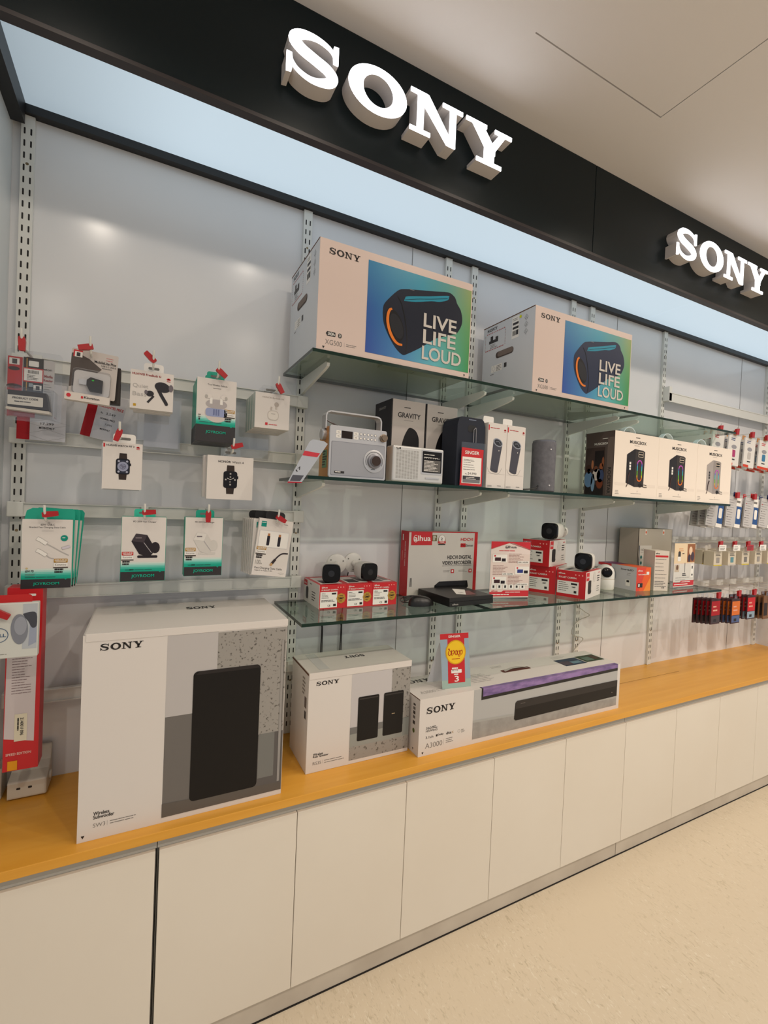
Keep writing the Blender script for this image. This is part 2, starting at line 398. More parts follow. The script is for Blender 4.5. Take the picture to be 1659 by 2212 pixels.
# slotted uprights
UP = [(-0.325, 'slotted upright in the left corner beside the side panel'), (0.490, 'slotted upright at the left ends of the glass shelves'), (1.106, 'left one of the first close pair of slotted uprights'),
      (1.242, 'right one of the first close pair of slotted uprights'), (1.855, 'left one of the second close pair of slotted uprights'), (1.992, 'right one of the second close pair of slotted uprights'),
      (2.600, 'slotted upright behind the right ends of the glass shelves'), (3.745, 'slotted upright at the far right end of the wall')]
for ux, lb in UP:
    mb = MB().box(ux-.0155, ux+.0155, -0.014, -0.0005, 0.6635, 2.564, METALW)
    z = 0.70
    fr = front(ux, -0.014, 0)
    while z < 2.54:
        for dx in (-.0075, .0075): mb.rrect(fr, dx-.0021, z-.009, dx+.0021, z+.009, .0019, DARKGAP)
        z += 0.0337
    for z in (0.86, 1.40, 1.93, 2.43): mb.disc(fr, 0, z, .004, .004, mat('screw', (150, 130, 100), 0.3, 0.8), n=12)
    tag(mb.build('slotted_upright', bevel=0), lb, 'upright', 'slotted wall uprights')

# crossbars in the left bay
for z, lb in ((1.872, 'topmost white hook bar of the left bay'), (1.667, 'second white hook bar of the left bay, behind the two watch cartons'), (1.461, 'third white hook bar, holding the teal packs'),
              (1.225, 'fourth white hook bar, just below the teal packs'), (0.920, 'lowest white hook bar, behind the big subwoofer carton')):
    t = thing('hook_bar', lb, 'rail', (0.08, -0.03, z), 'white hook bars of the left bay')
    b_ = MB().box(-0.31, 0.475, -0.034, -0.024, z-.019, z+.019, METALW); b_.box(-0.31, 0.475, -0.040, -0.034, z+.0165, z+.019, METALW)
    b_.box(-0.31, 0.475, -0.040, -0.034, z-.019, z-.0165, METALW); b_.build('rail_bar', t)
    for ex in (-0.325, 0.490): MB().box(ex-.019, ex+.019, -0.041, -0.0145, z-.0215, z+.0215, METALW).build('end_bracket', t, bevel=0.003)
t = thing('hook_bar', 'bare white bar high across the far right bay', 'rail', (3.17, -0.05, 2.2), 'white hook bars of the right bay')
b_ = MB().box(2.60, 3.745, -0.05, -0.045, 2.165, 2.215, METALW); b_.box(2.60, 3.745, -0.052, -0.022, 2.212, 2.217, METALW); b_.build('rail_bar', t)
for ex in (2.60, 3.745): MB().box(ex-.003, ex+.022, -0.05, -0.0145, 2.17, 2.25, METALW).build('end_bracket', t)
for z, lb in ((2.00, 'white hook bar behind the blister cards of the far right bay'), (1.655, 'white hook bar behind the grey cable cards'), (1.385, 'white hook bar behind the small boxes of the far right bay'), (1.115, 'white hook bar behind the dark red packs')):
    t = thing('hook_bar', lb, 'rail', (3.17, -0.03, z), 'white hook bars of the right bay')
    MB().box(2.61, 3.735, -0.036, -0.028, z-.017, z+.017, METALW).build('rail_bar', t)
    for ex in (2.600, 3.745): MB().box(ex-.017, ex+.017, -0.040, -0.0145, z-.02, z+.02, METALW).build('end_bracket', t, bevel=0.002)

# glass shelves and brackets
SY0, SY1 = -0.350, -0.022
def shelf(x0, x1, zt, lb):
    mb = MB(); z0 = zt-.010
    mb.add([(x0, SY0, zt), (x1, SY0, zt), (x1, SY1, zt), (x0, SY1, zt)], [(0, 1, 2, 3)], GLASS)
    mb.add([(x0, SY0, z0), (x1, SY0, z0), (x1, SY1, z0), (x0, SY1, z0)], [(3, 2, 1, 0)], GLASS)
    e = [(x0, SY0), (x1, SY0), (x1, SY1), (x0, SY1)]
    for i in range(4):
        (a, b), (c, d) = e[i], e[(i+1) % 4]
        mb.add([(a, b, z0), (c, d, z0), (c, d, zt), (a, b, zt)], [(0, 1, 2, 3)], GEDGE)
    tag(mb.build('glass_shelf'), lb, 'shelf', 'clear glass shelves')
S1, S2, S3 = 1.966, 1.594, 1.156
pos = ['left', 'middle', 'right']
for zt, js, nm in ((S1, (0.418, 1.1645, 1.9205, 2.689), 'upper glass shelf tier under the large speaker cartons'), (S2, (0.418, 1.1645, 1.925, 2.675), 'middle glass shelf tier under the radios and speakers'), (S3, (0.418, 1.1285, 1.9085, 2.637), 'lower glass shelf tier under the security cameras')):
    for i in range(3): shelf(js[i]+.0005, js[i+1]-.0005, zt, '%s pane of the %s' % (pos[i], nm))
BR = [(0.490, 'leftmost'), (1.106, 'second from left'), (1.242, 'third from left'), (1.855, 'fourth from left'), (1.992, 'fifth from left'), (2.600, 'rightmost')]
for zt, nm in ((S1, 'upper'), (S2, 'middle'), (S3, 'lower')):
    for bx, w_ in BR:
        z1 = zt-.0105; L_ = -0.292 if zt != S3 else -0.07; hh = 0.056 if zt != S3 else 0.02
        prof = [(0.0145, z1), (-L_-.012, z1), (-L_, z1-.006), (-L_-.003, z1-.016), (-L_-.03, z1-.022), (0.0145, z1-hh)]
        fr = Fr((bx+.005, 0, 0), (0, -1, 0), (0, 0, 1))
        mb = MB().prism(fr, prof, 0, 0.010, METALW)
        tag(mb.build('shelf_bracket', bevel=0.0015), '%s white bracket under the %s glass shelves' % (w_, nm), 'bracket', 'white brackets under the glass shelves')

# ================================================================== LARGE CARTONS ON THE WORKTOP
WT = 0.6623
NOISYSTONE = noisy('stone_print', (152, 148, 142), (92, 87, 82), 120, 0.45, detail=3, lo=0.58, hi=0.66)
def arrow(mb, fr, x, y, s=.004): mb.poly(fr, [(x-s, y+s), (x, y-s), (x+s, y+s)][::-1], INK)

# subwoofer carton
t = thing('subwoofer_carton', 'largest white carton on the worktop, printed with one big black subwoofer', 'carton', (0.125, -0.19, WT))
x0, x1, yf, z1 = -0.1247, 0.3760, -0.349, 1.170
fr = front(x0, yf, WT)
mb = MB().box(x0, x1, yf, -0.047, WT, z1, WHITE)
g1, g2, g3, g4 = ink(188, 184, 182), ink(112, 108, 104), ink(96, 92, 90), ink(134, 132, 128)
mb.rect(fr, .186, .014, .4995, .278, g2); mb.rect(fr, .186, .278, .311, .492, g1); mb.rect(fr, .311, .187, .4995, .4895, NOISYSTONE, 2)
mb.rect(fr, .311, .014, .4995, .187, g3, 2.5); mb.poly(fr, [(.43, .06), (.475, .06), (.475, .187), (.43, .187)], ink(120, 120, 116), 3)
mb.poly(fr, [(.1855, .014), (.4995, .014), (.4995, .036), (.1855, .05)], ink(98, 92, 86), 3.5)
mb.poly(fr, rr(.2515, .039, .4285, .3895, .012), ink(24, 22, 22, 0.3), 4)
mb.poly(fr, [(.258, .380), (.268, .3895), (.420, .3895), (.4275, .380)], ink(44, 40, 40, 0.3), 5)
mb.rect(fr, .4865, .040, .4935, .452, ink(152, 148, 144), 4.5); mb.rect(fr, .4935, .040, .4950, .452, ink(84, 80, 78), 4.5)
wordmark(mb, fr, .036, .4685, .094, .0165)
mb.text(fr, 'Wireless', .033, .0605, .034, .009, INK, True); mb.text(fr, 'Subwoofer', .033, .0515, .045, .009, INK, True)
mb.text(fr, 'SW3', .033, .031, .026, .0095, GINK, None); mb.rect(fr, .063, .030, .0634, .042, GINK)
mb.greek(fr, .069, .038, .08, 2, .006, .0016, GINK, seed=3); arrow(mb, fr, .012, .012)
mb.build('carton_body', t, bevel=0.0012)
lid = MB().box(x0+.004, x1+.001, yf+.0, -0.046, z1, z1+.004, WHITE); lid.box(x0+.006, x1+.0015, yf-.0012, yf, z1-.0155, z1+.004, WHITE)
ft = top(x0, yf, z1+.004)
wordmark(lid, ft, .245, .20, .085, .030)
lid.build('lid', t, bevel=0.0008)
# rear speaker carton
t = thing('rear_speaker_carton', 'small white carton printed with two black upright speakers', 'carton', (0.65, -0.2, WT))
x0, x1, yf, yb, z1 = 0.4694, 0.8385, -0.288, -0.106, 0.978
fr = front(x0, yf, WT); mb = MB().box(x0, x1, yf, yb, WT, z1, WHITE)
mb.rect(fr, .1465, .0125, .3685, .297, ink(196, 192, 192)); mb.rect(fr, .296, .12, .3685, .297, NOISYSTONE, 2); mb.rect(fr, .1465, .056, .3685, .121, ink(150, 152, 146), 3)
mb.rect(fr, .1465, .099, .3685, .121, ink(118, 118, 116), 4); mb.rect(fr, .1465, .0125, .3685, .056, NOISYSTONE, 2); mb.rect(fr, .345, .06, .3685, .12, ink(138, 142, 138), 4.5)
for a, b in ((.172, .2485), (.267, .343)):
    mb.poly(fr, rr(a, .0715, b, .2185, .005), ink(26, 24, 24, .3), 5); mb.rect(fr, a+.004, .209, b-.004, .2135, ink(58, 54, 52), 6)
mb.rect(fr, .299, .142, .311, .1445, ink(170, 150, 120), 7)
wordmark(mb, fr, .0245, .2765, .077, .0125)
mb.text(fr, 'Wireless', .023, .0535, .033, .008, INK, True); mb.text(fr, 'Rear Speaker', .023, .0455, .052, .008, INK, True)
mb.text(fr, 'RS3S', .023, .0245, .028, .0095, GINK, None); mb.rect(fr, .0555, .024, .0559, .036, GINK); mb.greek(fr, .061, .032, .07, 2, .007, .0016, GINK, seed=5)
fl = left(x0, yb, WT)
mb.greek(fl, .12, .285, .03, 5, .012, .006, ink(150, 140, 132), seed=9); mb.rect(fl, .145, .20, .165, .235, ink(110, 96, 90)); mb.rect(fl, .148, .165, .163, .19, ink(60, 54, 52))
mb.build('carton_body', t, bevel=0.001)
lid = MB().box(x0, x1+.001, yf-.001, yb, z1, z1+.003, WHITE); lid.box(x0+.001, x1+.0012, yf-.0014, yf-.0002, z1-.017, z1+.002, WHITE)
lid.box(x0-.0006, x0-.0001, yf+.003, yb-.002, z1-.006, z1, mat('carton_edge_brown', (96, 62, 40), .7))
wordmark(lid, Fr((x0+.235, yf+.115, z1+.003), (-1, 0, 0), (0, -1, 0)), 0, 0, .075, .022)
lid.rect(top(x0, yf, z1+.003), .04, .02, .075, .17, ink(206, 204, 202, .25)); lid.build('lid', t)
# soundbar carton
t = thing('soundbar_carton', 'long low white carton printed with a black soundbar on the worktop', 'carton', (1.36, -0.25, WT))
x0, x1, yf, yb, z1 = 0.8493, 1.8850, -0.340, -0.150, 0.860
fr = front(x0, yf, WT); mb = MB().box(x0, x1, yf, yb, WT, z1, WHITE)
mb.rect(fr, .229, .017, 1.018, .1975, ink(178, 178, 176)); mb.rect(fr, .229, .017, 1.018, .078, noisy('concrete_print', (160, 158, 154), (146, 144, 140), 30, .45), 2)
mb.poly(fr, [(.229, .078), (1.018, .048), (1.018, .058), (.229, .086)], ink(168, 168, 164), 3)
mb.poly(fr, [(.263, .156), (1.018, .170), (1.018, .1985), (.263, .1985)], BLACK, 3)
PURP = noisy('purple_mountain_print', (104, 84, 136), (150, 122, 176), 14, .4, (1, 1, 3), 4, .4, .62)
mb.poly(fr, [(.270, .168), (1.018, .182), (1.018, .1985), (.270, .1985)], PURP, 4)
mb.poly(fr, [(.4255, .058), (.434, .051), (1.018, .058), (1.018, .128), (.438, .1265), (.4295, .12)], ink(30, 27, 26, .3), 5)
mb.poly(fr, [(.430, .096), (1.018, .1015), (1.018, .128), (.438, .1265), (.4305, .12)], ink(52, 48, 46, .35), 6)
mb.disc(fr, .985, .078, .0018, .0018, ink(180, 170, 160), 7, 10); mb.rect(fr, .455, .113, .478, .1145, ink(120, 112, 106), 7)
wordmark(mb, fr, .0275, .1435, .1195, .022)
mb.text(fr, '360', .028, .0895, .022, .009, INK, False); mb.greek(fr, .053, .0955, .022, 2, .005, .0025, INK, seed=4); mb.text(fr, 'MAPPING', .028, .0805, .047, .007, INK, False)
mb.text(fr, '3.1ch', .028, .0575, .031, .009, INK, False); mb.text(fr, 'Dolby', .078, .0585, .024, .008, INK, True); mb.rect(fr, .070, .0585, .0765, .066, INK)
mb.text(fr, 'dts', .113, .0575, .022, .0095, INK, True); mb.text(fr, 'X', .136, .0575, .009, .008, ink(176, 140, 90), False)
mb.ring(fr, .168, .060, .0055, .0055, .0008, GINK); mb.text(fr, '360', .178, .061, .010, .004, INK); mb.greek(fr, .178, .0575, .016, 2, .004, .0012, GINK, seed=2)
mb.text(fr, 'A3000', .028, .024, .070, .0175, GINK, None); mb.rect(fr, .104, .024, .1045, .045, GINK); mb.greek(fr, .113, .042, .040, 3, .0065, .002, GINK, seed=8); arrow(mb, fr, .018, .010)
fl = left(x0, yb, WT)
for q, (za, zb) in enumerate(((.165, .172), (.15, .16), (.135, .146), (.12, .13), (.10, .112))): mb.rect(fl, .148, za, .162, zb, ink(110, 104, 100) if q % 2 else ink(70, 64, 60))
mb.disc(fl, .155, .078, .007, .008, ink(84, 96, 40)); arrow(mb, fl, .155, .014)
mb.box(x0-.0004, x0, yf+.001, yb-.002, z1-.003, z1, mat('carton_edge_brown', (96, 62, 40), .7))
ft = top(x0, yf, z1)
mb.poly(ft, [(.270, .0006), (1.018, .0006), (1.018, .017), (.270, .012)], PURP, 2); mb.poly(ft, [(.263, 0), (.270, 0), (.270, .013), (.263, .013)], BLACK, 2)
wordmark(mb, ft, .010, .135, .12, .025); mb.text(ft, 'A3000', .030, .038, .062, .02, LINK, None); mb.rect(ft, .096, .036, .0965, .062, LINK); mb.greek(ft, .10, .055, .05, 2, .012, .003, LINK, seed=8)
mb.rect(ft, .77, .062, .90, .135, ink(42, 56, 76)); mb.rect(ft, .772, .07, .83, .11, ink(70, 60, 70), 2); mb.rect(ft, .83, .075, .885, .10, ink(96, 128, 140), 2)
mb.rect(ft, .905, .068, 1.02, .14, ink(46, 62, 40)); mb.rect(ft, .92, .08, .97, .12, ink(90, 112, 100), 2); mb.rect(ft, .975, .085, 1.01, .13, ink(70, 52, 40), 2)
mb.greek(ft, .27, .12, .13, 6, .013, .004, LINK, seed=14); mb.greek(ft, .44, .165, .06, 2, .01, .003, LINK, seed=15); mb.greek(ft, .78, .168, .10, 3, .009, .002, LINK, seed=16)
mb.build('carton_body', t, bevel=0.001)
hb = MB(); hb.poly(ft, rr(.455, .098, .605, .124, .008), mat('handle_slot_brown', (92, 40, 26), .6), 1)
hb.build('handle_slot', t)
pts = [ft.p(.47+.125*i/10, .111, .001+.010*math.sin(PI*i/10)) for i in range(11)]
hs = MB()
for a, b in zip(pts, pts[1:]): hs.add([a+Vector((0, -.006, 0)), b+Vector((0, -.006, 0)), b+Vector((0, .006, 0)), a+Vector((0, .006, 0))], [(0, 1, 2, 3), (3, 2, 1, 0)], PRW)
hs.build('carry_handle', t)

# tent card on the soundbar carton
t = thing('tent_card', 'red and blue promotional tent card with a yellow disc, on the soundbar carton', 'card', (1.04, -0.26, 0.8605))
tf = Fr((0.972, -0.292, 0.8605), (1, -0.12, 0), (-.01, .10, 1)); 
SKY = ink(150, 168, 182)
mb = MB().prism(tf, [(0, 0), (.118, 0), (.112, .196), (-.006, .196)], -.0008, 0, ink(160, 182, 172), PRW)
mb.poly(tf, [(0, .03), (.117, .03), (.112, .18), (-.006, .18)], SKY, 1)
mb.rect(tf, -.006, .176, .112, .196, REDC, 2); mb.text(tf, 'SINGER', .028, .181, .05, .0085, PRW, True, 4)
mb.rect(tf, .024, .018, .094, .176, REDC, 2)
mb.disc(tf, .057, .128, .042, .044, ink(214, 160, 24), 3, 36); mb.disc(tf, .057, .128, .038, .040, ink(240, 196, 40), 4, 36)
RI = ink(176, 40, 20)
def stroke(pts, wd=.0024, l=6): mb.line(tf, catmull(pts, 5), wd, RI, l)
bx, by = .026, .126
# hand drawn rounded script on the yellow disc
stroke([(bx, by+.012), (bx+.003, by+.016), (bx+.006, by+.011), (bx+.001, by+.004), (bx, by-.004), (bx+.005, by-.008), (bx+.011, by-.004), (bx+.012, by+.004), (bx+.008, by+.008)])
stroke([(bx+.014, by+.010), (bx+.014, by-.006), (bx+.017, by-.009)]); stroke([(bx+.018, by+.005), (bx+.022, by+.009), (bx+.025, by+.004), (bx+.022, by-.004), (bx+.018, by-.002)])
stroke([(bx+.027, by+.006), (bx+.030, by-.006), (bx+.034, by-.007), (bx+.037, by), (bx+.034, by+.008), (bx+.030, by+.005)])
stroke([(bx+.039, by+.007), (bx+.038, by-.004), (bx+.042, by-.008), (bx+.047, by-.004), (bx+.046, by+.006), (bx+.043, by+.004)]); stroke([(bx+.041, by-.010), (bx+.045, by-.014), (bx+.049, by-.010)])
stroke([(bx+.050, by+.008), (bx+.049, by-.004), (bx+.053, by-.007), (bx+.058, by-.002), (bx+.057, by+.008), (bx+.052, by+.005)])
mb.greek(tf, .040, .103, .034, 1, .006, .002, RI, 5, seed=2)
mb.greek(tf, .040, .068, .036, 2, .008, .005, PRW, 4, seed=21); mb.rrect(tf, .037, .053, .080, .0655, .002, PRW, 4); mb.greek(tf, .048, .046, .018, 1, .006, .0045, PRW, 4, seed=23)
mb.text(tf, '3', .050, .022, .018, .021, PRW, True, 4); mb.build('printed_front', t)
bk = Fr((0.955, -0.215, 0.8605), (1, -0.12, 0), (.02, -.22, 1))
MB().prism(bk, [(0, 0), (.075, 0), (.10, .15), (.02, .16)], -.0008, 0, ink(222, 222, 226)).build('rear_flap', t)

# ================================================================== SPEAKER CARTONS ON THE UPPER SHELF
def gradient_mat():
    m = mat('gradient_print', (40, 100, 150), 0.35); N, L, b = nodes(m)
    tc = N.new('ShaderNodeTexCoord'); sp = N.new('ShaderNodeSeparateXYZ'); L.new(tc.outputs['Generated'], sp.inputs[0])
    def mix(f, a, c, sa=None, sb=None):
        x = N.new('ShaderNodeMix'); x.data_type = 'RGBA'; L.new(f, x.inputs[0])
        if sa: L.new(sa, x.inputs[6])
        else: x.inputs[6].default_value = C(*a)
        if sb: L.new(sb, x.inputs[7])
        else: x.inputs[7].default_value = C(*c)
        return x.outputs[2]
    def ramp(cols):
        r = N.new('ShaderNodeValToRGB'); L.new(sp.outputs[0], r.inputs[0]); e = r.color_ramp.elements
        e[0].position, e[0].color = cols[0][0], C(*cols[0][1]); e[1].position, e[1].color = cols[-1][0], C(*cols[-1][1])
        for p, c in cols[1:-1]: q = e.new(p); q.color = C(*c)
        return r.outputs[0]
    bot = ramp([(0, (36, 72, 158)), (.35, (62, 132, 184)), (.65, (84, 176, 186)), (1, (40, 142, 70))])
    mid = ramp([(0, (28, 84, 158)), (.5, (40, 138, 172)), (.75, (84, 160, 140)), (1, (86, 150, 84))])
    tp = ramp([(0, (34, 120, 166)), (.5, (44, 146, 170)), (.75, (84, 152, 150)), (1, (140, 158, 92))])
    z1 = N.new('ShaderNodeMapRange'); L.new(sp.outputs[2], z1.inputs[0]); z1.inputs[1].default_value = 0; z1.inputs[2].default_value = .5
    z2 = N.new('ShaderNodeMapRange'); L.new(sp.outputs[2], z2.inputs[0]); z2.inputs[1].default_value = .5; z2.inputs[2].default_value = 1
    lo = mix(z1.outputs[0], None, None, bot, mid); hi = mix(z2.outputs[0], None, None, lo, tp); L.new(hi, b.inputs['Base Color'])
    return m
GRAD = gradient_mat()
BODYD, BODYB = ink(22, 28, 44, .4), ink(34, 44, 70, .4)
def speaker_carton(x0, yf, w_, d_, lb, body, side_hi):
    x1, z0, z1 = x0+w_, S1+.0003, S1+.326
    t = thing('speaker_carton', lb, 'carton', (x0+w_/2, yf+d_/2, z0), 'large speaker cartons on the upper glass shelf')
    fr = front(x0, yf, z0); mb = MB().box(x0, x1, yf, yf+d_, z0, z1, CREAM)
    mb.box(x0-.0006, x0, yf+.001, yf+d_, z0, z1-.003, GREYW)
    mb.box(x0-.001, x0+.002, yf+.003, yf+d_, z1-.003, z1+.001, mat('carton_edge_brown', (96, 62, 40), .7))
    wordmark(mb, fr, .029, .285, .100, .0185)
    mb.rrect(fr, .031, .0445, .0585, .058, .002, INK); mb.rect(fr, .0285, .049, .031, .054, INK); mb.text(fr, '30h', .034, .047, .022, .0085, PRW, True, 3)
    mb.rrect(fr, .067, .044, .0785, .0585, .0055, INK); mb.line(fr, [(.0695, .0475), (.0760, .0545), (.0728, .0572), (.0728, .0455), (.0760, .0485), (.0695, .0550)], .0009, PRW, 3)
    mb.text(fr, 'XG500', .027, .0195, .053, .0145, GINK, None); mb.rect(fr, .0875, .0195, .088, .034, GINK); mb.greek(fr, .094, .029, .036, 2, .005, .0014, GINK, seed=6)
    arrow(mb, fr, .022, .0085); arrow(mb, fr, .535, .0085)
    fl = left(x0-.0006, yf+d_, z0)
    wordmark(mb, fl, .025, .302, .062, .012)
    dash = ink(176, 62, 60)
    for i in range(11):
        mb.poly(fl, [(.015+.017*i*.62+.0, .222), (.021+.017*i*.62, .222), (.023+.017*i*.62, .226), (.017+.017*i*.62, .226)], dash); mb.poly(fl, [(.022+.0105*i, .292), (.027+.0105*i, .292), (.029+.0105*i, .296), (.024+.0105*i, .296)], dash)
        mb.rect(fl, .012, .226+.0062*i, .0142, .229+.0062*i, dash if i % 2 else INK); mb.rect(fl, .136, .226+.0062*i, .1382, .229+.0062*i, INK if i % 2 else dash)
    mb.box(x0-.0009, x0-.0006, yf+d_-.062, yf+d_-.046, z0+.252, z0+.280, INK); mb.rect(fl, .038, .250, .094, .262, INK, 2); mb.rect(fl, .052, .262, .060, .278, INK, 2); mb.rect(fl, .078, .262, .094, .272, INK, 2)
    mb.greek(fl, .046, .242, .045, 3, .006, .002, GINK, seed=3)
    mb.rect(fl, .175, .232, .215, .318, PRW); mb.greek(fl, .180, .308, .032, 2, .006, .002, GINK, seed=11); mb.rect(fl, .180, .285, .212, .294, CHAR, 2); mb.rect(fl, .180, .268, .212, .277, CHAR, 2)
    for i in range(7): mb.rect(fl, .180+i*.0028, .243, .1815+i*.0028, .262, INK, 2)
    mb.rect(fl, .200, .243, .212, .262, CHAR, 2)
    for q, zz in enumerate((.295, .268, .241)):
        mb.ring(fl, .254, zz, .010, .012, .001, CHAR, 2, 4); mb.line(fl, [(.250, zz-.006), (.254, zz+.006), (.258, zz-.006)], .0013, CHAR, 2)
    if side_hi: mb.disc(fl, .222, .308, .006, .006, ink(206, 212, 30), 3, 16)
    mb.ring(fl, .075, .139, .010, .012, .0008, CHAR, 2, 4); mb.rect(fl, .060, .124, .125, .152, PRW, 1); mb.greek(fl, .092, .145, .035, 4, .006, .0018, CHAR, seed=12); mb.rect(fl, .138, .13, .153, .148, CHAR, 2); mb.greek(fl, .055, .115, .03, 1, .006, .002, CHAR, seed=13)
    mb.build('carton_body', t, bevel=0.0012)
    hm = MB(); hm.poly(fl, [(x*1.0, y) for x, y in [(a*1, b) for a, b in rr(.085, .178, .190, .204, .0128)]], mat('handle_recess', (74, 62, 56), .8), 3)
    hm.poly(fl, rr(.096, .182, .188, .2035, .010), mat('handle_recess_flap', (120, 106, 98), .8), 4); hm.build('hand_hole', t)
    pc = MB(); pc.box(x0+.157, x0+w_-.004, yf-.0007, yf-.0001, z0+.020, z0+.302, GRAD)
    p = pc.build('picture_panel', t)
    fp = front(x0, yf-.0007, z0); A = MB()
    A.poly(fp, catmull([(.212, .150), (.214, .176), (.229, .198), (.262, .233), (.285, .243), (.330, .252), (.400, .264), (.453, .274), (.476, .268), (.486, .258), (.492, .245), (.508, .226), (.516, .200), (.514, .176), (.500, .150), (.487, .141), (.440, .122), (.411, .110), (.355, .070), (.307, .041), (.288, .035), (.262, .052), (.235, .086), (.217, .120), (.212, .150)], 3)[:-1], body, 1)
    A.poly(fp, catmull([(.286, .206), (.290, .216), (.300, .224), (.380, .243), (.452, .262), (.457, .257), (.452, .247), (.420, .234), (.389, .229), (.331, .213), (.286, .206)], 3)[:-1], ink(40, 140, 166, .35), 2)
    A.line(fp, catmull([(.262, .214), (.275, .200), (.283, .180), (.292, .150), (.300, .110), (.303, .075), (.300, .044)], 5), .0035, ink(20, 22, 26, .3), 2)
    A.line(fp, catmull([(.290, .210), (.330, .222), (.389, .236), (.452, .252)], 4), .0014, ink(18, 20, 26, .3), 3)
    A.disc(fp, .256, .122, .0300, .052, ink(18, 18, 22, .4), 3, 30, .42)
    A.line(fp, catmull([(.244, .171), (.236, .166), (.2305, .150), (.231, .125), (.240, .098), (.255, .076), (.270, .066), (.286, .065)], 6), [.0065+.0035*math.sin(PI*i/42) for i in range(43)], ink(224, 122, 40), 4)
    A.disc(fp, .262, .120, .0215, .040, ink(34, 36, 42, .4), 5, 30, .42)
    A.rect(fp, .305, .246, .322, .2485, ink(110, 110, 116), 4)
    L3 = ink(206, 200, 192)
    A.text(fp, 'LIVE', .362, .140, .131, .045, L3, True, 6); A.text(fp, 'LIFE', .362, .087, .130, .045, L3, True, 6); A.text(fp, 'LOUD', .360, .034, .157, .0445, L3, True, 6)
    A.build('printed_speaker', p)
speaker_carton(0.430, -0.345, 0.555, 0.295, 'speaker carton at the left end of the upper glass shelf', BODYD, 0)
speaker_carton(1.281, -0.345, 0.560, 0.300, 'speaker carton with a green dot sticker, right one on the upper shelf', BODYB, 1)

# ================================================================== MIDDLE SHELF
G2 = S2+.0004
# retro radio with handle
t = thing('portable_radio', 'silver portable radio with wooden sides and a raised carrying handle', 'radio', (0.58, -0.28, G2))
x0, x1, yf, yb, z1 = 0.4855, 0.6800, -0.332, -0.236, 1.752
MB().box(x0+.004, x1-.001, yf+.004, yb, G2, z1, WOODS).build('wooden_case', t, bevel=0.004)
mb = MB(); fr = front(x0+.002, yf, G2); W_, H_ = x1-x0-.002, z1-G2
mb.prism(fr, rr(0, 0, W_, H_, .006), -.004, .0035, ALU)
f2 = Fr(fr.p(0, 0, .0035), fr.u, fr.v)
mb.rrect(f2, .006, .006, W_-.005, .110, .004, ALUD, 1); mb.rrect(f2, .0075, .0075, W_-.0065, .1085, .004, mat('grille_silver', (160, 162, 168), .45, .5), 2)
for i in range(2):
    for j in range(5): mb.disc(f2, .102+j*.0125, .126+.0135*i, .0043, .0043, ALUD, 2, 16); mb.disc(f2, .102+j*.0125, .126+.0135*i, .0032, .0032, PRW, 3, 16)
for a in (.020, .078):
    for b in (.121, .133): mb.rrect(f2, a, b, a+.0155, b+.010, .001, PRW, 2); mb.rect(f2, a+.004, b+.004, a+.011, b+.006, GINK, 3)
mb.rrect(f2, .018, .013, .051, .020, .001, INK, 3); mb.greek(f2, .021, .0155, .026, 1, .01, .003, PRW, 4, seed=1)
mb.build('front_panel', t)
MB().prism(f2, rr(.038, .121, .074, .1435, .001), 0, .0012, ink(40, 30, 26, .15)).build('display_window', t)
dial = MB(); dc = f2.p(.150, .058, .0006); dial.lathe(dc, fr.n, [(0, .036), (.002, .036), (.0025, .033)], ALU, 36); dial.build('dial_ring', t, True)
dm = MB(); dm.ring(f2, .150, .058, .030, .030, .0016, INK, 11, 40, -.5, 3.6); dm.greek(f2, .140, .031, .02, 1, .01, .002, INK, 11, seed=3); dm.build('dial_scale', t)
dk = MB(); dk.lathe(f2.p(.150, .058, .003), fr.n, [(0, .024), (.008, .023), (.009, .018), (.014, .0175), (.016, .0165)], ALUD, 32)
dk.lathe(f2.p(.150, .058, .0188), fr.n, [(0, .0155), (.0012, .0155)], ink(60, 48, 44, .25), 32); dk.build('tuning_knob', t, True)
kb = MB(); kb.lathe(f2.p(.180, .134, .0005), fr.n, [(0, .0125), (.006, .0125), (.007, .010), (.014, .0095)], mat('knob_bronze', (136, 120, 104), .3, .7), 24); kb.build('volume_knob', t, True)
hd = MB(); hx0, hx1, hz = x0+.001, x1-.004, 1.80; path = [(hx0, 1.745), (hx0, hz-.014), (hx0+.004, hz-.004), (hx0+.014, hz), (hx1-.014, hz), (hx1-.004, hz-.004), (hx1, hz-.014), (hx1, 1.745)]
for (a, b), (c, d) in zip(path, path[1:]):
    v = Vector((c-a, d-b)).normalized(); q = Vector((-v.y, v.x))*.0022
    vs = [(a+q.x, y, b+q.y) for y in (-.302, -.268)] + [(a-q.x, y, b-q.y) for y in (-.302, -.268)] + [(c+q.x, y, d+q.y) for y in (-.302, -.268)] + [(c-q.x, y, d-q.y) for y in (-.302, -.268)]
    hd.add(vs, [(0, 4, 5, 1), (3, 7, 6, 2), (0, 2, 6, 4), (1, 5, 7, 3)], ALU)
hd.build('carrying_handle', t)
pv = MB(); pv.lathe((x0+.004, -.285, 1.728), (-1, 0, 0), [(0, .018), (.010, .018), (.013, .015)], ALU, 24); pv.lathe((x1-.001, -.285, 1.728), (1, 0, 0), [(0, .015), (.006, .015)], ALU, 24); pv.build('handle_pivot', t, True)
an = MB(); an.tube([(0.498, -.245, 1.787), (0.512, -.245, 1.779), (0.60, -.245, 1.744)], [.0030, .0025, .0035], ALUD); an.lathe((0.497, -.245, 1.788), (-1, 0, .4), [(0, .004), (.004, .003)], ALUD, 12); an.build('antenna', t, True)
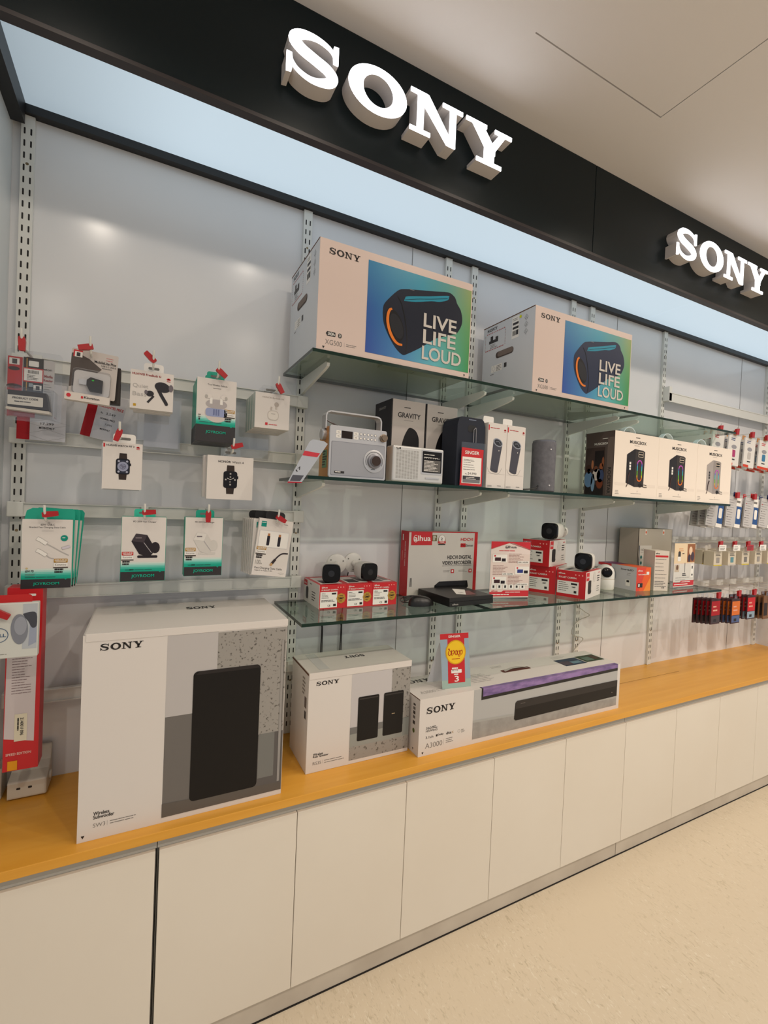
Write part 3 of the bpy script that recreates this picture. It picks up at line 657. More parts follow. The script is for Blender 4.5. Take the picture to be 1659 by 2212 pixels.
st = MB(); fl = left(x0+.004, yb, G2); st.rect(fl, .035, .030, .075, .085, mat('hologram_sticker', (92, 140, 92), .2, .5), 2); st.greek(fl, .038, .078, .034, 6, .008, .004, CHAR, 4, seed=3); st.build('side_sticker', t)

# small radio
t = thing('pocket_radio', 'small silver radio with a dark tuning window, in front of the tall speaker cartons', 'radio', (0.8, -0.31, G2))
x0, x1, yf, yb, z1 = 0.7035, 0.9005, -0.340, -0.290, 1.7125
MB().box(x0, x1, yf, yb, G2, z1, mat('radio_silver', (206, 206, 204), .32, .3)).build('case', t, bevel=0.006, seg=3)
f2 = front(x0, yf, G2); gr = MB()
for i in range(24):
    for j in range(8): gr.rect(f2, .012+j*.0108, .012+i*.0039, .0205+j*.0108, .0136+i*.0039, ink(140, 138, 132), 1)
gr.build('speaker_grille', t)
tw = MB(); tw.prism(f2, rr(.108, .030, .190, .112, .003), 0, .001, ALU); f3 = Fr(f2.p(0, 0, .001), f2.u, f2.v); tw.poly(f3, rr(.111, .036, .1875, .107, .003), ink(26, 24, 24, .2), 1)
tw.rect(f3, .117, .039, .183, .078, ink(96, 94, 92), 2); tw.greek(f3, .118, .074, .062, 8, .0046, .0016, PRW, 3, seed=31); tw.greek(f3, .116, .095, .066, 1, .006, .002, PRW, 3, seed=32); tw.greek(f3, .116, .086, .066, 1, .006, .0015, PRW, 3, seed=33)
for i in range(9): tw.rect(f3, .119+i*.007, .083, .1205+i*.007, .0865, PRW, 3)
tw.build('tuning_window', t)
lb_ = MB(); lb_.rect(f2, .012, .106, .028, .1115, INK, 1); lb_.greek(f2, .014, .108, .012, 1, .01, .002, PRW, 2, seed=3); lb_.prism(f2, rr(.125, .015, .180, .020, .002), 0, .002, ALU); lb_.build('badge', t)

# tall speaker cartons (grey and white)
def gravity(x0, x1, lb):
    t = thing('tall_speaker_carton', lb, 'carton', ((x0+x1)/2, -.16, G2), 'tall grey and white speaker cartons')
    yf, yb, z1 = -.228, -.098, 1.888
    fr = front(x0, yf, G2); mb = MB().box(x0, x1, yf, yb, G2, z1, mat('grey_box_front', (188, 180, 174), .45)); w_ = x1-x0
    mb.box(x0-.0008, x0, yf, yb, G2, z1, ink(52, 50, 54)); mb.rect(fr, 0, 0, .003, z1-G2, ink(40, 38, 40), 1)
    mb.text(fr, 'GRAVITY', w_*.18, .232, w_*.68, .018, INK, True); mb.greek(fr, w_*.36, .2665, w_*.26, 1, .01, .003, INK, seed=4); mb.rect(fr, w_*.36, .2225, w_*.64, .2235, GINK)
    mb.poly(fr, catmull([(w_*.30, 0.02), (w_*.30, .10), (w_*.36, .155), (w_*.50, .195), (w_*.62, .198), (w_*.76, .185), (w_*.84, .150), (w_*.80, .06), (w_*.72, .02)], 5), ink(20, 18, 20, .4), 2)
    mb.disc(fr, w_*.66, .125, .0035, .012, ink(50, 46, 48, .4), 3, 14)
    fl = left(x0-.0008, yb, G2); mb.text(fl, 'GRAVITY', .032, .265, .055, .009, LINK, True)
    mb.build('carton_body', t)
gravity(0.7512, 0.8872, 'left one of two tall grey cartons with a black speaker print')
gravity(0.8925, 1.0285, 'right one of two tall grey cartons, its front partly behind the navy speaker')

# navy party speaker
t = thing('party_speaker', 'tall dark navy fabric speaker with rounded top on the middle shelf', 'speaker', (1.02, -.28, G2))
fr = front(0.955, -0.334, G2)
MB().prism(fr, [(0, 0), (.122, 0), (.122, .215), (.116, .235), (.105, .243), (.018, .243), (.007, .235), (.001, .215)], -.098, 0, NAVY).build('body', t, bevel=0.008, seg=3)
hh = MB(); hh.poly(fr, rr(.046, .192, .082, .216, .008), BLACK, 2); hh.build('handle_recess', t)
bd = MB(); bd.rect(fr, .048, .2335, .080, .2365, ink(120, 130, 150), 2); bd.build('top_badge', t)
sl = MB(); sl.tube([(1.032, -.338, 1.803), (1.024, -.338, 1.795), (1.0235, -.339, 1.75)], .0012, ink(150, 150, 156), 6); sl.tube([(1.033, -.338, 1.803), (1.0345, -.338, 1.79), (1.0345, -.339, 1.75)], .0012, ink(150, 150, 156), 6); sl.build('strap', t)
# price holder
t = thing('price_holder', 'clear price holder with a red and white price card before the navy speaker', 'price card', (1.02, -.345, G2))
fr = front(0.9655, -0.3465, G2)
MB().prism(fr, [(0, 0), (.106, 0), (.111, .155), (.003, .153)], -.0022, -.0008, CLEAR).build('clear_sleeve', t)
mb = MB().prism(fr, [(.001, .002), (.097, .002), (.099, .132), (.004, .134)], -.0006, 0, REDC)
mb.text(fr, 'SINGER', .018, .112, .062, .012, PRW, True); mb.rect(fr, .008, .010, .091, .102, PRW, 1); mb.greek(fr, .013, .092, .07, 2, .004, .0014, GINK, seed=31); mb.greek(fr, .013, .082, .05, 3, .008, .0014, GINK, seed=32)
mb.greek(fr, .013, .058, .06, 1, .006, .0016, INK, seed=33); mb.text(fr, '24,990', .033, .040, .038, .009, INK, False); mb.text(fr, 'Rs', .022, .041, .008, .004, INK)
mb.rect(fr, .012, .024, .088, .036, ink(60, 60, 64), 2); mb.greek(fr, .026, .030, .045, 2, .005, .002, PRW, 3, seed=34); mb.rect(fr, .012, .012, .088, .024, ink(120, 120, 124), 2)
mb.build('price_card', t)

def flower(mb, fr, x, y, r, l=2, col=(196, 30, 34)):
    for a in (-70, -38, -12, 12, 38, 70):
        th = math.radians(90+a); mb.disc(fr, x+r*.55*math.cos(th), y+r*.55*math.sin(th), r*.2, r*.48, ink(*col), l, 8, th-PI/2)
    mb.rect(fr, x-r*.8, y-r*.75, x+r*.8, y-r*.5, ink(*col), l)
# two slim speaker cartons with hang tabs
for i, (a, b) in enumerate(((1.0865, 1.1745), (1.1765, 1.2645))):
    t = thing('slim_speaker_carton', ('left' if i == 0 else 'right') + ' one of two slim white cartons printed with a grey cylinder speaker', 'carton', ((a+b)/2, -.3, G2), 'slim white speaker cartons')
    yf, z1 = -.340, 1.8295; fr = front(a, yf, G2); mb = MB().box(a, b, yf, -.258, G2, z1, WHITE)
    mb.rect(fr, .001, .208, .006, .227, REDC); mb.greek(fr, .010, .216, .05, 1, .01, .0022, ink(180, 40, 44), seed=5); flower(mb, fr, .078, .211, .006)
    mb.poly(fr, [(.016, .066), (.050, .058), (.068, .160), (.026, .168)], ink(74, 74, 84, .4), 2); mb.disc(fr, .033, .064, .0175, .006, ink(70, 70, 80, .4), 3, 20, -.25)
    mb.disc(fr, .047, .166, .0225, .014, ink(150, 156, 168), 3, 24, -.35); mb.disc(fr, .047, .166, .018, .0105, ink(46, 48, 56), 4, 24, -.35); mb.line(fr, [(.036, .168), (.050, .170), (.058, .160)], .003, ink(110, 114, 124), 5)
    mb.disc(fr, .052, .137, .0015, .003, PRW, 5, 8); mb.line(fr, catmull([(.004, .072), (.012, .058), (.030, .052), (.056, .054), (.070, .074)], 4), .0008, GINK, 2); mb.rect(fr, .003, .0515, .085, .052, LINK, 2)
    mb.greek(fr, .004, .008, .03, 2, .004, .0014, GINK, seed=7); mb.greek(fr, .052, .008, .025, 1, .004, .002, GINK, seed=8)
    mb.build('carton_body', t); MB().prism(front(a, yf+.03, z1), rr(.002 if i else .0, 0, .048, .028, .006), -.0006, 0, PRW).build('hang_tab', t)
# cylinder speaker
t = thing('cylinder_speaker', 'grey fabric cylinder speaker standing alone on the middle shelf', 'speaker', (1.404, -.30, G2))
FAB = noisy('grey_fabric', (88, 88, 94), (100, 100, 106), 60, .7)
MB().lathe((1.404, -.30, G2), (0, 0, 1), [(0, .042), (.004, .046), (.190, .046), (.196, .044)], FAB, 36).build('fabric_body', t, True)
MB().lathe((1.404, -.30, G2+.196), (0, 0, 1), [(0, .044), (.005, .0445), (.007, .042), (.0065, .037), (-.0, .034)], mat('ring_grey', (120, 122, 130), .3, .4), 36).build('top_ring', t, True)
MB().lathe((1.404, -.30, G2+.196), (0, 0, 1), [(.0002, .034), (.001, .033)], BLACK, 30).build('top_disc', t, True)
bt = MB()
for zz in (.025, .165): bt.lathe((1.404-.010, -.30-.0445, G2+zz), (-.1, -1, 0), [(0, .003), (.003, .003)], ink(200, 200, 204), 10)
bt.build('badge', t)
tag(MB().tube(catmull([(1.362, -.318, G2+.022), (1.345, -.322, G2+.012), (1.31, -.318, G2+.006), (1.28, -.31, G2+.004), (1.268, -.27, G2+.003)], 5), .0025, BLACK).build('carry_strap'), 'black cord loop lying left of the grey cylinder speaker', 'cord')

# three party box cartons
RB = [(196, 90, 190), (90, 120, 220), (60, 190, 200), (110, 190, 60), (230, 200, 30), (240, 120, 40)]
for i in range(3):
    a = 1.7705+i*.3045; b = a+.3035
    t = thing('music_speaker_carton', ['leftmost white music speaker carton, its dark side showing a crowd', 'middle one of three white music speaker cartons', 'rightmost white music speaker carton, printed with a silver speaker'][i], 'carton', ((a+b)/2, -.27, G2), 'white music speaker cartons')
    yf, yb, z1 = -.341, -.196, 1.8765; fr = front(a, yf, G2); mb = MB().box(a, b, yf, yb, G2, z1, mat('music_carton', (240, 228, 214), .42))
    mb.greek(fr, .138, .262, .04, 1, .01, .003, CHAR, seed=4); mb.text(fr, 'MUSICBOX', .099, .236, .113, .014, CHAR, True); mb.greek(fr, .130, .228, .05, 1, .01, .0014, LINK, seed=3)
    body, side = ((ink(54, 48, 46, .35), ink(38, 34, 36, .35)) if i < 2 else (ink(150, 142, 138, .35), ink(168, 160, 156, .35)))
    mb.rect(fr, .01, .05, .29, .062, ink(233, 221, 208), 1)
    mb.poly(fr, [(.083, .062), (.143, .047), (.143, .2135), (.133, .213), (.083, .186)], side, 2); mb.poly(fr, [(.140, .047), (.203, .050), (.205, .206), (.190, .211), (.138, .2135)], body, 3)
    for zz in (.182, .194): mb.poly(fr, rr(.160, zz-.002, .194, zz+.010, .003), ink(206, 190, 170), 4); mb.poly(fr, rr(.162, zz, .192, zz+.008, .003), ink(20, 18, 18), 5)
    cx, w2 = .171, .0155
    for k in range(24):
        f0, f1 = k/24, (k+1)/24
        def pt(f):
            f *= 4
            if f < 1: return (cx-w2*math.cos(PI*f), .150+w2*math.sin(PI*f))
            if f < 2: return (cx+w2, .150-.060*(f-1))
            if f < 3: return (cx+w2*math.cos(PI*(f-2)), .090-w2*math.sin(PI*(f-2)))
            return (cx-w2, .090+.060*(f-3))
        zz = (pt(f0)[1]+pt(f1)[1])/2; q = min(5, max(0, int((.166-zz)/.0925*6))); mb.line(fr, [pt(f0), pt(f1)], .0052, ink(*RB[q]), 5)
    for zz in (.155, .142, .13): mb.rect(fr, .101, zz-.010, .112, zz, PRW if i < 2 else INK, 4)
    mb.line(fr, catmull([(.108, .11), (.098, .09), (.094, .060), (.086, .045)], 4), [.008]*4+[.006]*4+[.004]*5, ink(60, 40, 38), 5)
    mb.disc(fr, .180, .056, .012, .009, ink(30, 26, 26), 5, 16); mb.line(fr, [(.190, .056), (.208, .060), (.226, .057)], .0025, ink(40, 34, 32), 5); mb.line(fr, [(.190, .053), (.210, .049), (.228, .049)], .0025, ink(40, 34, 32), 5)
    mb.greek(fr, .016, .026, .025, 3, .007, .002, GINK, seed=40+i); mb.greek(fr, .120, .018, .09, 1, .004, .0012, GINK, seed=50+i); mb.rect(fr, .163, .025, .165, .032, GINK)
    if i == 0:
        mb.box(a-.0006, a, yf, yb, G2, z1, ink(88, 76, 72)); fl = left(a-.0006, yb, G2)
        mb.text(fl, 'MUSICBOX', .045, .225, .070, .010, PRW, True); mb.rect(fl, .085, .250, .118, .252, PRW, 2)
        mb.rect(fl, .004, .004, .100, .215, ink(66, 52, 48), 1); mb.rect(fl, .05, .13, .096, .20, ink(34, 28, 28), 2); mb.rect(fl, .004, .004, .098, .05, ink(32, 26, 26), 2)
        for (px, pz, rx, rz, cc) in ((.020, .125, .014, .016, (60, 36, 26)), (.022, .112, .009, .012, (150, 90, 60)), (.022, .075, .022, .036, (96, 130, 168)), (.045, .060, .010, .04, (120, 150, 180)), (.058, .120, .010, .014, (110, 66, 44)), (.062, .095, .020, .026, (206, 196, 190)), (.085, .130, .009, .016, (150, 84, 50)), (.082, .090, .018, .03, (60, 74, 110)), (.080, .055, .016, .022, (120, 60, 36)), (.040, .140, .006, .02, (170, 110, 76)), (.093, .150, .006, .022, (140, 84, 56))):
            mb.disc(fl, px, pz, rx, rz, ink(*cc), 3, 16)
        mb.rect(fl, .112, .006, .143, .255, ink(112, 98, 92), 2)
        mb.text(Fr(fl.p(.118, .125, 0), -fl.v, fl.u), 'ROCKSTAR', 0, 0, .115, .016, INK, True, 4)
        mb.rect(fl, .028, .001, .060, .004, PRW, 3)
    mb.build('carton_body', t, bevel=.0008)
    hs = MB(); cx = (1.953, 2.238, 2.52)[i]; R0, y_ = .046, -.268
    for k in range(14):
        p0, p1 = PI*k/14, PI*(k+1)/14
        v = [(cx+R*math.cos(p), yy, z1+R*.92*math.sin(p)+.0005) for p in (p0, p1) for R in (R0, R0-.004) for yy in (y_-.011, y_+.011)]
        hs.add(v, [(0, 1, 5, 4), (2, 6, 7, 3), (0, 4, 6, 2), (1, 3, 7, 5)], mat('handle_white', (216, 226, 232), .35))
    hs.build('carry_handle', t)

# hanging shelf talker at the left end of the middle shelf
t = thing('shelf_talker', 'translucent price tag leaning off the left end of the middle shelf', 'price card', (.42, -.36, 1.57))
fr = front(0, -.356, 0)
mb = MB().prism(fr, [(.357, 1.568), (.398, 1.570), (.474, 1.690), (.462, 1.697), (.428, 1.699), (.418, 1.692)], 0, .0012, mat('tag_grey', (176, 182, 192), .3))
f2 = Fr((0, -.3572, 0), fr.u, fr.v)
mb.poly(f2, [(.404, 1.664), (.451, 1.660), (.443, 1.648), (.398, 1.650)], ink(196, 60, 72), 1); mb.poly(f2, [(.364, 1.574), (.394, 1.575), (.405, 1.592), (.372, 1.592)], ink(80, 82, 92), 1)
mb.poly(f2, [(.357, 1.568), (.398, 1.570), (.400, 1.573), (.359, 1.572)], ink(176, 40, 56), 2); mb.text(Fr(f2.p(.384, 1.601, 0), (.75, 0, .66), (-.66, 0, .75)), '17', 0, 0, .018, .007, INK, True, 2)
mb.build('tag_card', t)

# ================================================================== LOWER SHELF
G3 = S3+.0004
def ahua(mb, fr, x, y, wd, h, m, l=3):
    mb.text(fr, 'alhua', x, y, wd, h, m, True, l); mb.ring(fr, x+wd*.105, y+h*.42, wd*.135, h*.66, h*.09, m, l, 20, .9, 2*PI-.5)
# three bullet camera cartons
for i in range(3):
    a = .527+i*.0985; b = a+.0978
    t = thing('camera_carton', ['leftmost of three small red camera cartons in a row', 'middle one of three small red camera cartons in a row', 'rightmost of three small red camera cartons in a row'][i], 'carton', ((a+b)/2, -.1, G3), 'small red camera cartons in a row')
    yf, yb, z1 = -.190, -.018, 1.2375; fr = front(a, yf, G3); mb = MB().box(a, b, yf, yb, G3, z1, REDC)
    ahua(mb, fr, .008, .0705, .020, .005, PRW); mb.text(fr, 'IP BULLET CAMERA', .007, .062, .060, .0045, PRW, True)
    for k in range(3): mb.disc(fr, .066+k*.010, .072, .002, .002, ink(240, 170, 160), 2, 8)
    mb.rect(fr, .003, .004, .064, .058, PRW, 2); mb.text(fr, 'alhua', .008, .0505, .013, .0035, INK, True, 3); mb.greek(fr, .008, .046, .030, 3, .0048, .0016, GINK, 3, seed=60+i); mb.greek(fr, .007, .028, .053, 2, .004, .0018, INK, 3, seed=63+i)
    mb.text(fr, 'CE', .030, .008, .010, .006, INK, True, 3); mb.rect(fr, .050, .008, .060, .016, CHAR, 3); mb.rect(fr, .044, .048, .060, .054, CHAR, 3)
    mb.poly(fr, ell(.078, .034, .017, .018, 8), GOLD, 4); mb.text(fr, '5MP', .068, .030, .020, .008, INK, True, 5); mb.greek(fr, .072, .042, .013, 1, .01, .002, INK, 5, seed=2); mb.greek(fr, .072, .024, .013, 1, .01, .002, INK, 5, seed=4)
    ft = top(a, yf, z1); mb.rect(ft, .012, .02, .09, .15, ink(226, 220, 216)); mb.rect(ft, .02, .03, .06, .09, CHAR, 2); mb.rect(ft, .065, .05, .088, .13, ink(120, 110, 106), 2)
    if i == 0:
        mb.box(a-.0006, a, yf, yb, G3, z1, WHITE); fl = left(a-.0006, yb, G3); mb.rect(fl, .004, .058, .042, .078, REDC); mb.text(fl, 'alhua', .010, .064, .025, .006, PRW, True, 3)
        mb.poly(fl, rr(.030, .012, .056, .056, .01), ink(26, 24, 26, .3), 2); mb.greek(fl, .095, .045, .04, 4, .009, .003, CHAR, seed=6); mb.greek(fl, .07, .070, .03, 1, .009, .003, GINK, seed=7)
    mb.build('carton_body', t, bevel=.0006)
# bullet cameras
CW = mat('camera_white', (222, 220, 214), .3); CB = mat('camera_black_glass', (12, 12, 14), .2, spec=.25)
def bullet(face, axis, r, ln, mount, mnorm, lb, grp, sq=None, mr=.030):
    f, ax = Vector(face), Vector(axis).normalized()   # axis points from the face backwards
    t = thing('bullet_camera', lb, 'camera', tuple(f+ax*ln*.5), grp)
    MB().lathe(f, ax, [(.004, r*.97), (.02, r*1.0), (ln*.6, r*.98), (ln*.85, r*.8), (ln, r*.45)], CW, 32, sq).build('housing', t, True)
    MB().lathe(f, ax, [(-.004, r*.90), (-.002, r*.96), (.010, r*.985)], CB, 32, sq).build('front_glass', t, True)
    MB().lathe(f - ax*.0042, ax, [(0, r*.34), (.0006, r*.34)], mat('lens_black', (30, 30, 34), .1), 24).build('lens', t, True)
    m, n = Vector(mount), Vector(mnorm).normalized()
    MB().tube([f+ax*ln*.8, f+ax*ln*.8+(m-f-ax*ln*.8)*.5, m], [.012, .010, .011], CW, 14).build('arm', t, True)
    bp = MB().lathe(m, n, [(0, mr*.9), (.003, mr), (.009, mr)], CW, 32)
    for a in (.6, 2.7, 4.7):
        u = Vector((0, 0, 1)).cross(n).normalized(); v = n.cross(u); bp.lathe(m + (u*math.cos(a)+v*math.sin(a))*mr*.72 - n*.0006, n, [(0, .0028), (.001, .0028)], mat('screw_hole', (120, 118, 112), .5), 10)
    bp.build('mount_plate', t, True)
bullet((.578, -.160, 1.2715), (.35, 1, .02), .0325, .085, (.635, -.062, 1.2900), (.20, 1, .05), 'white bullet camera with black front on the leftmost red carton', 'white bullet cameras', 4, .037)
bullet((.728, -.155, 1.2715), (-.10, 1, .02), .0325, .085, (.703, -.060, 1.2940), (-.05, 1, .05), 'white bullet camera above the two right cartons of the red row', 'white bullet cameras', 4, .037)

# recorder carton
t = thing('recorder_carton', 'large white recorder carton with red edges standing behind the black recorder', 'carton', (1.08, -.06, G3))
x0, x1, yf, yb, z1 = .925, 1.263, -.088, -.026, 1.4165
mb = MB().box(x0, x1, yf, yb, G3, z1, ink(206, 202, 196)); fr = front(x0, yf, G3); H_ = z1-G3; mb.box(x0-.0006, x0, yf, yb, G3, z1, REDC)
mb.rect(fr, .322, 0, .338, H_, REDC, 1); mb.rect(fr, 0, H_-.004, .338, H_, REDC, 2); mb.rect(fr, .010, .205, .108, H_, REDC, 3); ahua(mb, fr, .022, .222, .078, .022, PRW, 5)
mb.poly(fr, ell(.155, .226, .018, .021, 20), ink(150, 120, 100), 3); mb.disc(fr, .155, .230, .015, .016, PRW, 4); mb.text(fr, '2', .150, .225, .008, .011, INK, True, 5); mb.rect(fr, .136, .212, .174, .221, REDC, 5); mb.text(fr, 'YEAR', .143, .2145, .024, .005, PRW, True, 6); mb.rect(fr, .138, .206, .172, .210, INK, 5)
mb.rect(fr, .108, .222, .130, .246, ink(104, 100, 60), 4); mb.greek(fr, .111, .240, .016, 4, .005, .0025, PRW, 5, seed=5)
mb.text(fr, 'HDCVI', .250, .223, .063, .012, REDC, True, 3); mb.rrect(fr, .250, .196, .276, .212, .002, REDC, 3); mb.text(fr, 'WizSense', .252, .199, .062, .010, INK, False, 4)
mb.text(fr, 'HDCVI DIGITAL', .186, .147, .124, .0155, CHAR, True, 3); mb.text(fr, 'VIDEO RECORDER', .162, .124, .148, .0155, CHAR, True, 3); mb.rect(fr, .162, .1185, .310, .120, GINK, 3)
for a in (.206, .297): mb.rrect(fr, a, .089, a+.016, .105, .002, REDC, 3); mb.disc(fr, a+.008, .097, .0045, .0045, PRW, 4, 10)
mb.greek(fr, .168, .099, .034, 2, .005, .0012, GINK, 3, seed=70); mb.greek(fr, .245, .099, .045, 2, .005, .0012, GINK, 3, seed=71)
mb.poly(fr, [(.128, .040), (.150, .056), (.292, .056), (.298, .030), (.275, .010), (.128, .010)], ink(22, 22, 24, .3), 3); mb.poly(fr, [(.128, .040), (.150, .056), (.292, .056), (.280, .036)], ink(40, 40, 44, .3), 4)
for a in (.0, .005): mb.rect(fr, .012+a, .04, .0145+a, .075, CHAR, 3)
fl = left(x0-.0006, yb, G3)
mb.text(Fr(fl.p(.040, .120, 0), fl.v, -fl.u), 'DIGITAL VIDEO RECORDER', 0, 0, .10, .006, PRW, True, 2); mb.rect(fl, .014, .222, .022, .246, PRW, 2); mb.rect(fl, .014, .14, .018, .18, ink(230, 150, 140), 2)
mb.build('carton_body', t, bevel=.0006)
# recorder
t = thing('video_recorder', 'flat black video recorder with a white sticker on its top', 'recorder', (1.08, -.18, G3))
xf = rotz(3.2, .982, -.298); x0, x1, yf, yb, z1 = .982, 1.192, -.298, -.098, 1.1905
BK = mat('recorder_black', (22, 21, 22), .38)
MB(xf).box(x0, x1, yf+.003, yb, 1.1585, z1, BK).build('case', t, bevel=.0015)
mb = MB(xf).box(x0, x1, yf, yf+.003, 1.1585, 1.175, BK); mb.box(x0, x1, yf+.001, yf+.003, 1.176, z1, BK)
mb.text(front(x0, yf, 1.158), 'alhua', .012, .006, .028, .006, LINK, True, 3); mb.build('front_panel', t)
fb = MB(xf)
for a in (x0+.02, x1-.03):
    for b in (yf+.02, yb-.03): fb.box(a, a+.012, b, b+.012, G3, 1.1586, BLACKM)
fb.build('rubber_foot', t)
sk = MB(xf); ft = top(x0, yf, z1); sk.poly(ft, [(.075, .055), (.105, .035), (.17, .12), (.13, .15)], PRW, 2); sk.poly(ft, [(.100, .030), (.15, .028), (.175, .10), (.155, .10)], ink(120, 80, 80), 1); sk.greek(ft, .10, .075, .03, 2, .01, .003, GINK, 3, seed=3); sk.build('sticker', t)
# mouse
t = thing('computer_mouse', 'black computer mouse beside the recorder on the lower shelf', 'mouse', (.905, -.225, G3))
mb = MB(); prof = []
NX, NY = 16, 12
for i in range(NY+1):
    v = i/NY; 
    for j in range(NX):
        a = 2*PI*j/NX; rr_ = math.cos(v*PI/2)**.6
        prof.append((.905+.052*rr_*math.cos(a)*(1), -.228+.030*rr_*math.sin(a), G3+.034*math.sin(v*PI/2)*(1-.25*math.cos(a)*rr_)))
mb.add(prof, [(i*NX+j, i*NX+(j+1) % NX, (i+1)*NX+(j+1) % NX, (i+1)*NX+j) for i in range(NY) for j in range(NX)] + [tuple(reversed(range(NX)))], BLACK); mb.build('mouse_shell', t, True)
MB().tube(catmull([(.865, -.215, G3+.01), (.850, -.19, G3+.006), (.862, -.15, G3+.004), (.885, -.12, G3+.005), (.91, -.11, G3+.004)], 6), .0018, BLACK).build('mouse_cable', t)
mb = MB()
for k, dz in enumerate((0, .006, .012)):
    mb.tube(catmull([(.872, -.165+k*.006, G3+.004+dz), (.91, -.150, G3+.006+dz), (.945, -.148-k*.004, G3+.004+dz), (.955, -.135, G3+.005+dz)], 5), .003, BLACKM)
mb.box(.93, .96, -.166, -.152, G3, G3+.016, BLACKM)
tag(mb.build('coiled_cable'), 'coiled black cable bundle lying behind the mouse', 'cable')
# hanging camera leads
for i, cx in enumerate((.606, .684)):
    t = thing('camera_lead', ['left black camera lead hanging below the lower shelf', 'right black camera lead hanging below the lower shelf'][i], 'cable', (cx, -.012, .99), 'black camera leads')
    y = -.012
    MB().tube([(cx+.02, y, 1.25), (cx+.004, y, 1.15), (cx, y, 1.08), (cx-.002, y, .90)], .0022, BLACK).build('cord', t)
    MB().tube([(cx+.0015, y, 1.075), (cx+.003, y, 1.03), (cx+.004, y, .90)], .0016, BLACK).build('cord', t)
    MB().tube([(cx, y, 1.09), (cx, y, 1.08), (cx, y, 1.06), (cx, y, 1.045)], [.003, .006 if i else .004, .007 if i else .004, .003], BLACK, 10).build('plug', t)

